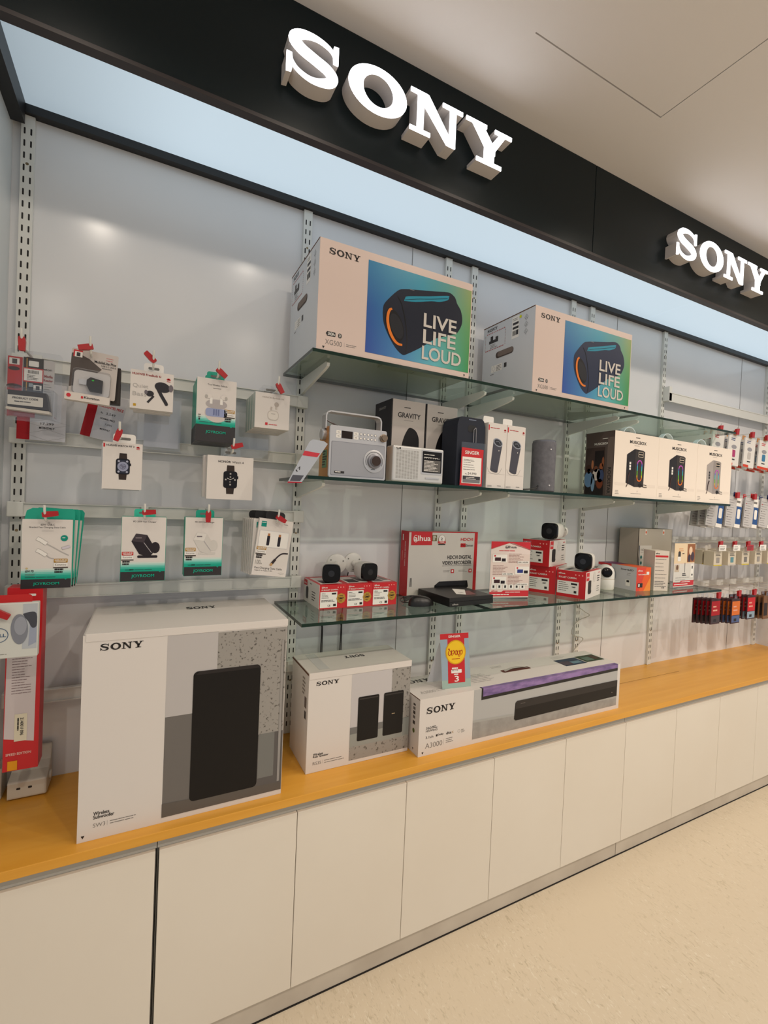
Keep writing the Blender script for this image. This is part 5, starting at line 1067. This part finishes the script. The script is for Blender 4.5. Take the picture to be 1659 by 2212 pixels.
def charger_print(col, hi):
    def f(mb, fr, w_, h_):
        mb.text(fr, 'PD 20W Fast Charger', w_*.25, h_-.0165, w_*.52, .0055, CHAR, False)
        A, B = ink(*col), ink(*hi)
        mb.poly(fr, rr(w_*.36, h_*.36, w_*.82, h_*.40, .003), A, 2); mb.disc(fr, w_*.76, h_*.52, .012, .016, A, 2.5, 16)
        mb.poly(fr, [(w_*.22, h_*.62), (w_*.50, h_*.60), (w_*.70, h_*.42), (w_*.62, h_*.37), (w_*.40, h_*.42)][::-1], A, 3)
        mb.poly(fr, [(w_*.22, h_*.62), (w_*.50, h_*.60), (w_*.57, h_*.72), (w_*.32, h_*.74)], B, 4); mb.poly(fr, [(w_*.50, h_*.60), (w_*.57, h_*.72), (w_*.75, h_*.52), (w_*.70, h_*.42)][::-1], A, 4.5); mb.line(fr, [(w_*.50, h_*.60), (w_*.68, h_*.44)], .0016, ink(170, 166, 170), 5)
        mb.rrect(fr, w_*.31, h_*.665, w_*.45, h_*.685, .001, ink(120, 112, 116), 5)
        mb.greek(fr, w_*.10, .031, w_*.84, 1, .01, .0013, ink(40, 90, 84), 4, seed=13); mb.text(fr, '20W', w_*.19, .030, .010, .004, INK, True, 4)
        warranty(mb, fr, .002, .042, .028, ink(196, 50, 44) if col[0] < 90 else GOLD)
    return f
t = thing('charger_pack', 'teal topped pack printed with a black wall charger', 'pack', (0, -.18, 1.2755)); joycard(t, -.0565, .0535, 1.2755, 1.4545, -.205, .050, charger_print((40, 34, 40), (66, 58, 64)), .026); tab(t, -.028, .026, 1.4545, -.185, mat('mint_tab', (50, 190, 160), .4), .022)
t = thing('charger_pack', 'teal topped pack printed with a white wall charger', 'pack', (.155, -.18, 1.2855)); joycard(t, .104, .2075, 1.2855, 1.4565, -.205, .045, charger_print((206, 202, 196), (222, 218, 212)), .026); tab(t, .133, .185, 1.4565, -.185, TEAL, .022)
# fast charging cable boxes
def p11(mb, fr, w_, h_):
    mb.rect(fr, .008, h_-.026, .024, h_-.009, ink(10, 138, 124), 2); mb.rect(fr, .009, h_-.014, .023, h_-.0125, PRW, 3); mb.greek(fr, w_-.030, h_-.013, .02, 1, .01, .0012, GINK, 2, seed=1)
    mb.rect(fr, .006, h_*.50, w_*.92, h_*.79, GREYW, 2); mb.rect(fr, .007, h_*.505, w_*.91, h_*.785, PRW, 3)
    for a in (.30, .62): mb.rect(fr, w_*a, h_*.70, w_*a+.007, h_*.745, ink(176, 120, 74), 5); mb.poly(fr, rr(w_*a-.001, h_*.53, w_*a+.008, h_*.71, .003), ink(40, 36, 44, .3), 4)
    mb.line(fr, catmull([(w_*.97, h_*.42), (w_*.80, h_*.41), (w_*.68, h_*.35), (w_*.60, h_*.28)], 5), .0042, ink(48, 40, 46), 4); mb.line(fr, [(w_*.62, h_*.30), (w_*.53, h_*.215)], .008, ink(54, 44, 44), 5); mb.line(fr, [(w_*.545, h_*.225), (w_*.50, h_*.185)], .007, ink(190, 150, 100), 6)
    mb.text(fr, '100', w_*.06, h_*.19, w_*.14, .014, GINK, None); mb.text(fr, 'w', w_*.21, h_*.19, w_*.04, .005, GINK); mb.text(fr, 'Fast Charging Data Cable', w_*.06, h_*.105, w_*.80, .008, INK, False); mb.text(fr, 'Type-C to Type-C 2M', w_*.06, h_*.07, w_*.52, .005, INK, False)
    mb.ring(fr, w_*.85, .010, .011, .003, .0006, GINK, 2, 4); warranty(mb, fr, .004, h_*.28, .030, GOLD)
for k in range(7):
    yf = -.205+k*.0175; tl = 6.5 if k == 0 else 2.0-k*.3; px_, pz_ = .368, 1.455
    dx = 0 if k == 0 else -.012-.003*k
    xf = Matrix.Translation((px_, 0, pz_)) @ Matrix.Rotation(math.radians(tl), 4, 'Y') @ Matrix.Translation((-px_, 0, -pz_))
    t = thing('cable_box', ['front tilted fast charging cable box', 'fast charging cable box just behind the tilted front one'][k] if k < 2 else 'slim cable box in the stack behind the tilted front one', 'box', (.365+dx, yf, 1.27), 'fast charging cable boxes')
    mb = MB(xf).box(.3165+dx, .4245+dx, yf, yf+.014, 1.277, 1.455, WHITE); 
    if k == 0: p11(mb, front(.3165+dx, yf, 1.277), .108, .178)
    else: mb.rect(front(.3165+dx, yf, 1.277), .010, .15, .024, .168, ink(10, 138, 124), 2)
    mb.build('box_body', t, bevel=.001)
    if k in (0, 3, 6):
        MB(xf).prism(front(.335+dx, yf+.008, 1.452), rr(0, 0, .062, .028, .012), -.0008, 0, BLACKM).build('hang_tab', t)

# clamshell card reader pack
t = thing('card_reader_clamshell', 'clear clamshell with a card reader and red printed insert, top left of the bay', 'pack', (-.26, -.19, 1.694))
xf = rotz(-3, -.26, -.2)
cl = MB(xf); fr = front(-.3195, -.196, 1.690); cl.prism(fr, rr(0, 0, .117, .178, .010), 0, .0010, CLEAR); cl.prism(fr, rr(.006, .008, .108, .080, .006), .001, .030, CLEAR); cl.build('clear_shell', t)
ins = MB(xf); f2 = Fr(fr.p(0, 0, -.002), fr.u, fr.v); ins.prism(f2, [(.002, .010), (.098, .010), (.100, .160), (.004, .160)], -.0006, 0, ink(196, 192, 190))
ins.rect(f2, .002, .075, .032, .160, ink(186, 30, 40), 1); ins.rect(f2, .005, .140, .026, .156, PRW, 2); ins.rect(f2, .011, .142, .021, .154, CHAR, 3); ins.disc(f2, .015, .130, .012, .005, ink(50, 20, 24), 2, 14); ins.disc(f2, .016, .086, .016, .006, ink(60, 20, 24), 2, 14)
ins.rect(f2, .034, .075, .076, .162, ink(28, 26, 28), 2); ins.rect(f2, .040, .078, .0425, .160, GOLD, 3); ins.rrect(f2, .045, .140, .066, .154, .002, PRW, 3); ins.rect(f2, .034, .100, .076, .136, REDC, 4); ins.rect(f2, .036, .103, .074, .133, PRW, 5)
for k in range(9): ins.rect(f2, .044+k*.0026, .122, .0453+k*.0026, .130, INK, 6)
ins.greek(f2, .042, .117, .024, 4, .0035, .0012, INK, 6, seed=3); ins.rrect(f2, .046, .088, .055, .097, .001, ink(150, 164, 170), 5); ins.rect(f2, .056, .080, .073, .094, PRW, 5); ins.rect(f2, .061, .082, .069, .092, CHAR, 6)
ins.text(f2, 'Kingston', .060, .132, .034, .008, INK, True, 1); ins.text(f2, 'Media', .078, .116, .018, .007, ink(150, 50, 50), True, 3); ins.text(f2, 'Reader', .077, .106, .020, .006, ink(150, 50, 50), True, 3); ins.greek(f2, .078, .098, .016, 4, .006, .001, GINK, 3, seed=4)
ins.rect(f2, .003, .010, .060, .030, REDC, 1); ins.build('printed_insert', t)
rd_ = MB(xf); f3 = Fr(fr.p(0, 0, .0015), fr.u, fr.v); rd_.prism(f3, [(.010, .030), (.095, .030), (.088, .072), (.010, .072)], 0, .020, ink(60, 58, 60, .3)); f4 = Fr(fr.p(0, 0, .0216), fr.u, fr.v); rd_.prism(f4, rr(.010, .036, .082, .060, .002), 0, .0012, ink(206, 202, 194)); f5 = Fr(fr.p(0, 0, .0229), fr.u, fr.v)
rd_.text(f5, 'PRODUCT CODE', .020, .051, .052, .0048, INK, True, 2); rd_.greek(f5, .024, .044, .046, 1, .01, .0018, INK, 2, seed=3); rd_.prism(f3, [(.008, .024), (.097, .020), (.096, .027), (.008, .030)], 0, .024, ink(206, 198, 186)); rd_.build('card_reader', t)
# white memory reader blister
t = thing('memory_reader_pack', 'white and grey blister pack with a small black memory reader', 'pack', (-.135, -.19, 1.76))
xf = Matrix.Translation((-.14, 0, 1.88)) @ Matrix.Rotation(math.radians(3), 4, 'Y') @ Matrix.Translation((.14, 0, -1.88))
mb = MB(xf).prism(front(-.184, -.196, 1.770), rr(0, 0, .106, .122, .004), -.001, 0, ink(196, 188, 182)); fr = front(-.184, -.196, 1.770)
mb.poly(fr, [(0, .02), (.028, .03), (.070, .078), (.04, .10), (.01, .112), (0, .108)], ink(90, 82, 78), 1); mb.rect(fr, .004, .100, .024, .118, REDC, 2); mb.rect(fr, .007, .100, .024, .114, PRW, 3); mb.rect(fr, .011, .102, .019, .112, CHAR, 4)
mb.text(fr, 'MobileLite Plus', .052, .093, .050, .007, CHAR, True, 3); mb.text(fr, 'USB 3.2 UHS-II', .068, .086, .034, .0045, CHAR, False, 3); mb.greek(fr, .070, .081, .032, 1, .01, .0018, GINK, 3, seed=3); mb.greek(fr, .078, .110, .024, 2, .006, .0008, REDL, 3, seed=3)
mb.build('backing_card', t)
bs = MB(xf).box(-.188, -.088, -.222, -.197, 1.752, 1.772, ink(214, 206, 198)); fb = front(-.188, -.222, 1.752); bs.disc(fb, .009, .011, .005, .005, REDL, 2, 14); bs.rect(fb, .036, .007, .041, .013, REDC, 2); bs.text(fb, 'Kingston', .043, .006, .034, .008, INK, True, 2); bs.build('base_box', t, bevel=.001)
cv = MB(xf).prism(front(-.176, -.197, 1.772), rr(0, 0, .086, .066, .010), 0, .020, CLEAR); cv.build('clear_blister', t)
rdd = MB(xf); fz = front(-.176, -.200, 1.772); rdd.prism(fz, rr(.002, .002, .084, .064, .010), -.001, 0, ink(206, 202, 200)); rdd.prism(fz, [(.032, .026), (.040, .012), (.068, .012), (.068, .044), (.040, .048), (.032, .040)], 0, .012, BLACK); rdd.prism(fz, rr(.014, .027, .032, .040, .002), 0, .005, ALU); rdd.disc(Fr(fz.p(0, 0, .0122), fz.u, fz.v), .046, .040, .003, .0018, ink(40, 190, 60), 2, 10); rdd.build('memory_reader', t)
# second pack behind
t = thing('memory_reader_pack', 'black edged pack hanging behind the white memory reader pack', 'pack', (-.12, -.14, 1.76))
MB().box(-.170, -.072, -.180, -.150, 1.762, 1.862, ink(60, 54, 52)).build('pack_body', t, bevel=.002)
# price cards on the bars
PG = ink(212, 212, 218)
def pricecard(x0, z0, w_, h_, lb, kind, tilt=0):
    t = thing('price_card', lb, 'price card', (x0+w_/2, -.06, z0), 'price cards of the left bay')
    xf = (Matrix.Translation((x0, 0, z0)) @ Matrix.Rotation(math.radians(tilt), 4, 'Y') @ Matrix.Translation((-x0, 0, -z0))) if tilt else None
    fr = front(x0, -.062, z0); mb = MB(xf).prism(fr, [(0, 0), (w_, 0), (w_, h_), (0, h_)], -.001, 0, PG)
    if kind: mb.rect(fr, 0, 0, w_*.26, h_, ink(168, 20, 30), 1)
    if kind == 1:
        mb.text(fr, '17,299', w_*.48, h_*.27, .030, .0075, INK, False); mb.text(fr, 'MONTHLY', w_*.45, h_*.20, .036, .006, INK, True); mb.ring(fr, w_*.63, h_*.30, w_*.46, .013, .0006, GINK, 1, 4); mb.ring(fr, w_*.63, h_*.10, w_*.46, .016, .0006, GINK, 1, 4)
    if kind == 2:
        mb.text(fr, 'DISCOUNTED PRICE', w_*.29, h_*.70, w_*.66, .008, REDC, True); mb.rect(fr, w_*.27, h_*.52, w_*.98, h_*.66, ink(206, 208, 216), 1); mb.text(fr, 'Rs', w_*.38, h_*.56, .006, .005, INK); mb.text(fr, '3,549', w_*.52, h_*.55, .024, .008, INK, False)
        mb.text(fr, 'NORMAL PRICE', w_*.40, h_*.44, .038, .005, INK, True); mb.rect(fr, w_*.32, h_*.29, w_*.94, h_*.41, ink(206, 208, 216), 1); mb.text(fr, '7,095', w_*.56, h_*.32, .018, .006, INK, False); mb.text(fr, 'MONTHLY', w_*.46, h_*.21, .026, .005, INK, True)
    mb.build('printed_card', t); return t
pricecard(-.322, 1.656, .112, .16, 'red and white price card reading 17,299 below the clamshell', 1)
pricecard(-.176, 1.683, .096, .135, 'slanted red price card reading 3,549 below the memory reader', 2, 11)
pricecard(-.012, 1.664, .098, .150, 'blank white price sheet below the dark earbud box', 0)
# clear plastic sheets hanging from the top bar
for x0, lb in ((-.03, 'clear price sleeve behind the dark earbud box'), (.245, 'clear price sleeve left of the pale earbud boxes')):
    tag(MB().box(x0, x0+.12, -.070, -.069, 1.655, 1.835, CLEAR).build('price_sleeve'), lb, 'sleeve')

# red keyboard box and mouse pack at the left edge
t = thing('red_retail_box', 'tall narrow red and white box hanging upright at the left edge', 'box', (-.26, -.17, .80))
x0, x1, yf, yb, z0, z1 = -.3020, -.2290, -.205, -.150, .800, 1.268
mb = MB().box(x0, x1, yf, yb, z0, z1, REDC); fr = front(x0, yf, z0); w_, h_ = x1-x0, z1-z0
mb.poly(fr, [(.001, .085), (w_-.010, .070), (w_-.008, h_-.038), (.004, h_-.038)], ink(206, 196, 196), 1); mb.greek(fr, .014, .300, .042, 16, .0068, .0012, ink(110, 84, 84), 3, seed=101)
mb.rect(fr, .022, .075, .048, .145, ink(222, 214, 190), 3)
fv = Fr(fr.p(.030, .088, 0), fr.v, -fr.u); mb.text(Fr(fr.p(.034, .135, 0), -fr.v, fr.u), '214001/ 096', 0, 0, .045, .007, INK, True, 5); mb.greek(Fr(fr.p(.028, .135, 0), -fr.v, fr.u), 0, 0, .045, 1, .01, .003, INK, 5, seed=3)
mb.text(fr, 'SPEED EDITION', .006, .040, .052, .0065, ink(230, 190, 180), True, 3); mb.rect(fr, .010, .002, .030, .026, ink(222, 150, 30), 4)
mb.rect(fr, .030, .335, w_-.014, .360, ink(48, 26, 30), 3); mb.rect(fr, .002, .325, .030, .356, ink(206, 178, 20), 4); mb.rrect(fr, w_-.030, h_-.022, w_-.014, h_-.016, .002, PRW, 3)
mb.build('box_body', t, bevel=.001)
t = thing('mouse_pack', 'white boxed pack printed with a grey computer mouse, cut by the left photo edge', 'pack', (-.28, -.28, 1.12))
x0, x1, yf, z0, z1 = -.350, -.2215, -.300, 1.118, 1.2485
mb = MB().box(x0, x1, yf, yf+.020, z0, z1, ink(204, 206, 200)); fr = front(x0, yf, z0); w_, h_ = x1-x0, z1-z0
mb.rect(fr, w_-.030, .020, w_-.002, h_-.003, ink(178, 184, 190), 1); mb.disc(fr, w_-.036, .068, .0165, .036, ink(126, 130, 140, .3), 3, 30, .04); mb.disc(fr, w_-.034, .076, .012, .022, ink(150, 154, 164, .3), 4, 24); mb.poly(fr, catmull([(w_-.030, .104), (w_-.016, .108), (w_-.004, .104), (w_-.003, .074), (w_-.012, .070), (w_-.019, .085), (w_-.026, .095)], 3), ink(70, 72, 80, .3), 2.5)
mb.poly(fr, [(w_-.018, .026), (w_-.003, .034), (w_-.003, .082), (w_-.016, .078)], ink(150, 158, 176), 2); mb.ring(fr, w_-.074, .056, .0175, .017, .0013, ink(50, 84, 120), 3, 30); mb.text(fr, 'DELL', w_-.089, .052, .028, .0075, ink(50, 84, 120), True, 3)
mb.greek(fr, .02, .010, .07, 1, .01, .001, GINK, 2, seed=3); mb.build('box_body', t, bevel=.002)
tab(t, -.312, -.236, z1, yf+.010, ink(190, 40, 40), .018, slot=False)

# power units on the worktop, far left
t = thing('power_unit', 'white plastic power unit standing on the worktop at the far left', 'power unit', (-.26, -.04, WT))
fr = left(-.222, -.01, WT)
mb = MB().prism(Fr((-.3120, 0, WT), (0, -1, 0), (0, 0, 1)), [(.015, 0), (.085, 0), (.100, .006), (.100, .052), (.060, .060), (.040, .075), (.024, .112), (.015, .112)], -.088, 0, mat('unit_white', (212, 206, 192), .4))
fq = front(-.312, -.100, WT); mb.rrect(fq, .020, .030, .029, .036, .002, INK, 1); mb.rrect(fq, .046, .030, .055, .036, .002, INK, 1); mb.build('unit_body', t, bevel=.004)
MB().lathe((-.2235, -.062, WT+.040), (1, 0, 0), [(0, .011), (.005, .011), (.006, .009)], mat('unit_white', (212, 206, 192), .4), 22).build('round_socket', t, True)
tag(MB().box(-.345, -.330, -.075, -.015, WT, WT+.085, mat('unit_white', (212, 206, 192), .4)).build('cable_cover', bevel=.002), 'narrow white plastic strip standing left of the power unit', 'cover')

# white wire below the lower shelf
pts = catmull([(2.02, -.018, 1.145), (1.965, -.02, 1.06), (2.03, -.02, 1.01), (2.07, -.02, .985), (1.98, -.02, .96), (1.945, -.02, .90), (2.03, -.02, .87), (2.00, -.02, .84), (1.96, -.02, .80), (2.0, -.02, .76)], 6)
tag(MB().tube(pts, .0018, ink(176, 172, 164), 6).build('loose_wire'), 'thin white wire hanging loosely below the lower glass shelf', 'wire')

# ================================================================== FAR RIGHT BAY
RH = 'hooks of the far right bay'
rb = random.Random(5)
def rhook(x, z, y1, lb, lock=True, ang=-90):
    t = thing('display_hook', lb, 'hook', (x, -.036, z), RH)
    MB().tube([(x, -.034, z), (x, y1+.02, z+.004), (x, y1+.006, z+.010), (x, y1, z+.022)], .0022, METALW, 6).build('wire', t, True)
    if lock: MB().prism(front(x, y1+.006, z-.020), [(-.012, 0), (.012, 0), (.015, .034), (-.013, .030)], -.004, .008, RED).build('stop_lock', t, bevel=.002)
    return t
row = {'A': 'above the white blister cards', 'B': 'above the grey cable cards', 'C': 'above the small white boxes', 'D': 'above the dark red packs'}
XA = [2.70, 2.86, 3.02, 3.18, 3.34, 3.50, 3.64]
XB = [2.72, 2.90, 3.08, 3.26, 3.44, 3.62]
XC = [2.76, 2.90, 3.04, 3.18, 3.32, 3.46, 3.60]
XD = [2.72, 2.92, 3.08, 3.26, 3.44, 3.60]
for r_, xs, z, y1 in (('A', XA, 2.00, -.275), ('B', XB, 1.655, -.275), ('C', XC, 1.385, -.275), ('D', XD, 1.115, -.300)):
    for i, x in enumerate(xs): rhook(x, z, y1, 'white wire hook with red lock %s in the far right bay' % row[r_])
# blister cards
def small_pack(name, lb, cat, grp, x, yf, z0, w_, h_, d, body, fn, tabm=None, lean=0):
    xf = Matrix.Translation((x, 0, z0+h_)) @ Matrix.Rotation(math.radians(lean), 4, 'Y') @ Matrix.Rotation(math.radians(-lean*1.5), 4, 'Z') @ Matrix.Translation((-x, 0, -z0-h_)) if lean else None
    if lean: xf = Matrix.Translation((0, yf, 0)) @ xf @ Matrix.Translation((0, -yf, 0))
    t = thing(name, lb, cat, (x, yf, z0), grp); mb = MB(xf).box(x-w_/2, x+w_/2, yf, yf+d, z0, z0+h_, body); fn(mb, front(x-w_/2, yf, z0), w_, h_); mb.build('pack_body', t)
    if tabm: MB(xf).prism(front(x-.014, yf+.002, z0+h_), rr(0, -.002, .028, .026, .005), -.0006, 0, tabm).build('hang_tab', t)
    return t
def fA(c):
    def f(mb, fr, w_, h_):
        mb.greek(fr, w_*.2, h_-.02, w_*.5, 2, .009, .004, ink(60, 80, 130) if c else REDL, seed=3); mb.disc(fr, w_*.5, h_*.62, w_*.22, h_*.07, ink(150, 150, 156), 2, 12); mb.poly(fr, rr(w_*.35, h_*.28, w_*.65, h_*.52, .006), (ink(60, 120, 160), ink(170, 60, 110), ink(190, 186, 182))[c % 3], 2)
        mb.rect(fr, w_*.35, h_*.18, w_*.65, h_*.22, CHAR, 2); mb.rect(fr, 0, 0, w_*.5 if c else w_, .014, ink(204, 66, 40), 2)
    return f
nA = 0
for i, x in enumerate(XA):
    a = small_pack('blister_card', 'white blister card with a coloured band hanging in the top right rows', 'pack', 'white blister cards of the far right bay', x+.004, -.262, 1.812, .090, .165, .008, ink(222, 220, 216), fA(i % 3), mat('orange_tab', (206, 150, 90), .4), 4.5+1.5*(i % 2))
    for k in (1, 2): dup(a, (.003*k, .034*k, -.004*k))
# grey cable cards
def fB(mb, fr, w_, h_):
    mb.greek(fr, .006, h_-.022, w_*.45, 11, .0135, .0018, ink(130, 126, 124), seed=9)
    for k in range(3): mb.disc(fr, .010, h_*.78-.04*k, .003, .003, (REDC, CHAR, INK)[k], 3, 8)
    mb.rect(fr, w_*.66, .014, w_, h_-.05, ink(46, 84, 140), 2); mb.poly(fr, rr(w_*.72, .05, w_*.92, h_*.62, .006), PRW, 3); mb.rect(fr, w_*.60, h_-.048, w_*.92, h_-.004, PRW, 3); mb.rect(fr, w_*.62, h_-.030, w_*.86, h_-.018, GINK, 4); mb.rect(fr, w_*.60, 0, w_*.98, .020, PRW, 4)
for i, x in enumerate(XB):
    a = small_pack('cable_card', 'grey cable card with a blue strip in the second row of the far right bay', 'pack', 'grey cable cards of the far right bay', x, -.262, 1.474, .116, .168, .008, ink(190, 188, 188), fB, (REDC, ink(44, 56, 104))[i % 2], 7-(i % 3))
    for k in (1, 2): dup(a, (.004*k, .040*k, -.003*k))
# small boxes
def fC(c):
    def f(mb, fr, w_, h_):
        mb.greek(fr, w_*.2, h_-.016, w_*.6, 2, .007, .003, CHAR, seed=5); mb.poly(fr, rr(w_*.3, h_*.2, w_*.7, h_*.58, .004), (ink(150, 144, 138), ink(90, 140, 150), ink(120, 116, 112))[c % 3], 2); mb.rect(fr, 0, 0, w_, .006, (ink(200, 180, 60), ink(190, 184, 176))[c % 2], 2)
    return f
for i, x in enumerate(XC):
    a = small_pack('small_white_box', 'small white box in the third row of the far right bay', 'box', 'small white boxes of the far right bay', x, -.262, 1.262, .078, .078, .050, ink(206, 196, 176), fC(i), ink(206, 200, 190))
    dup(a, (.003, .060, .001)); dup(a, (.005, .120, .0))
    pc = MB().box(x-.034, x+.034, -.283, -.2825, 1.345, 1.378, (PRW, PRW, RED, PRW, ink(206, 190, 60))[i % 5]); pc.greek(front(x-.034, -.283, 1.345), .008, .022, .05, 3, .008, .002, CHAR, 2, seed=i)
    tag(pc.build('price_ticket'), 'small price ticket clipped before the third row of the far right bay', 'price ticket', 'price tickets of the far right bay')
# dark red packs
def fD(c):
    def f(mb, fr, w_, h_):
        mb.rect(fr, .003, h_*.34, w_-.003, h_-.012, (ink(168, 20, 30), ink(214, 110, 40), ink(196, 30, 36))[c % 3], 2); mb.greek(fr, w_*.2, h_*.66, w_*.5, 2, .02, .008, ink(230, 170, 150), 3, seed=4); mb.rect(fr, .003, .006, w_-.003, h_*.32, (ink(70, 60, 64), ink(80, 96, 140), ink(140, 160, 176))[c % 3], 2); mb.rect(fr, w_*.3, .012, w_*.6, h_*.2, ink(40, 36, 40), 3)
    return f
for i, x in enumerate(XD):
    dark = i >= 3
    a = small_pack('accessory_pouch', 'brown and clear accessory pouch at the right of the lowest row' if dark else 'dark red accessory pouch in the lowest row of the far right bay', 'pack', 'brown accessory pouches of the far right bay' if dark else 'red accessory pouches of the far right bay', x, -.285, .955-.012*(i % 2), .085, .135, .006,
                   ink(120, 84, 56) if dark else ink(66, 40, 44), (lambda mb, fr, w_, h_: (mb.rect(fr, .006, .02, w_*.5, h_*.7, ink(44, 30, 28), 2), mb.rect(fr, w_*.55, .01, w_-.004, h_-.01, ink(150, 110, 80), 2))) if dark else fD(i), CLEAR)
    for k in range(1, 5): dup(a, (-.004*k, .020*k, -.002*k))
tag(MB().box(3.44, 3.62, -.292, -.291, 1.075, 1.115, CLEAR).build('price_sleeve'), 'clear price strip above the brown pouches at the far right', 'sleeve')
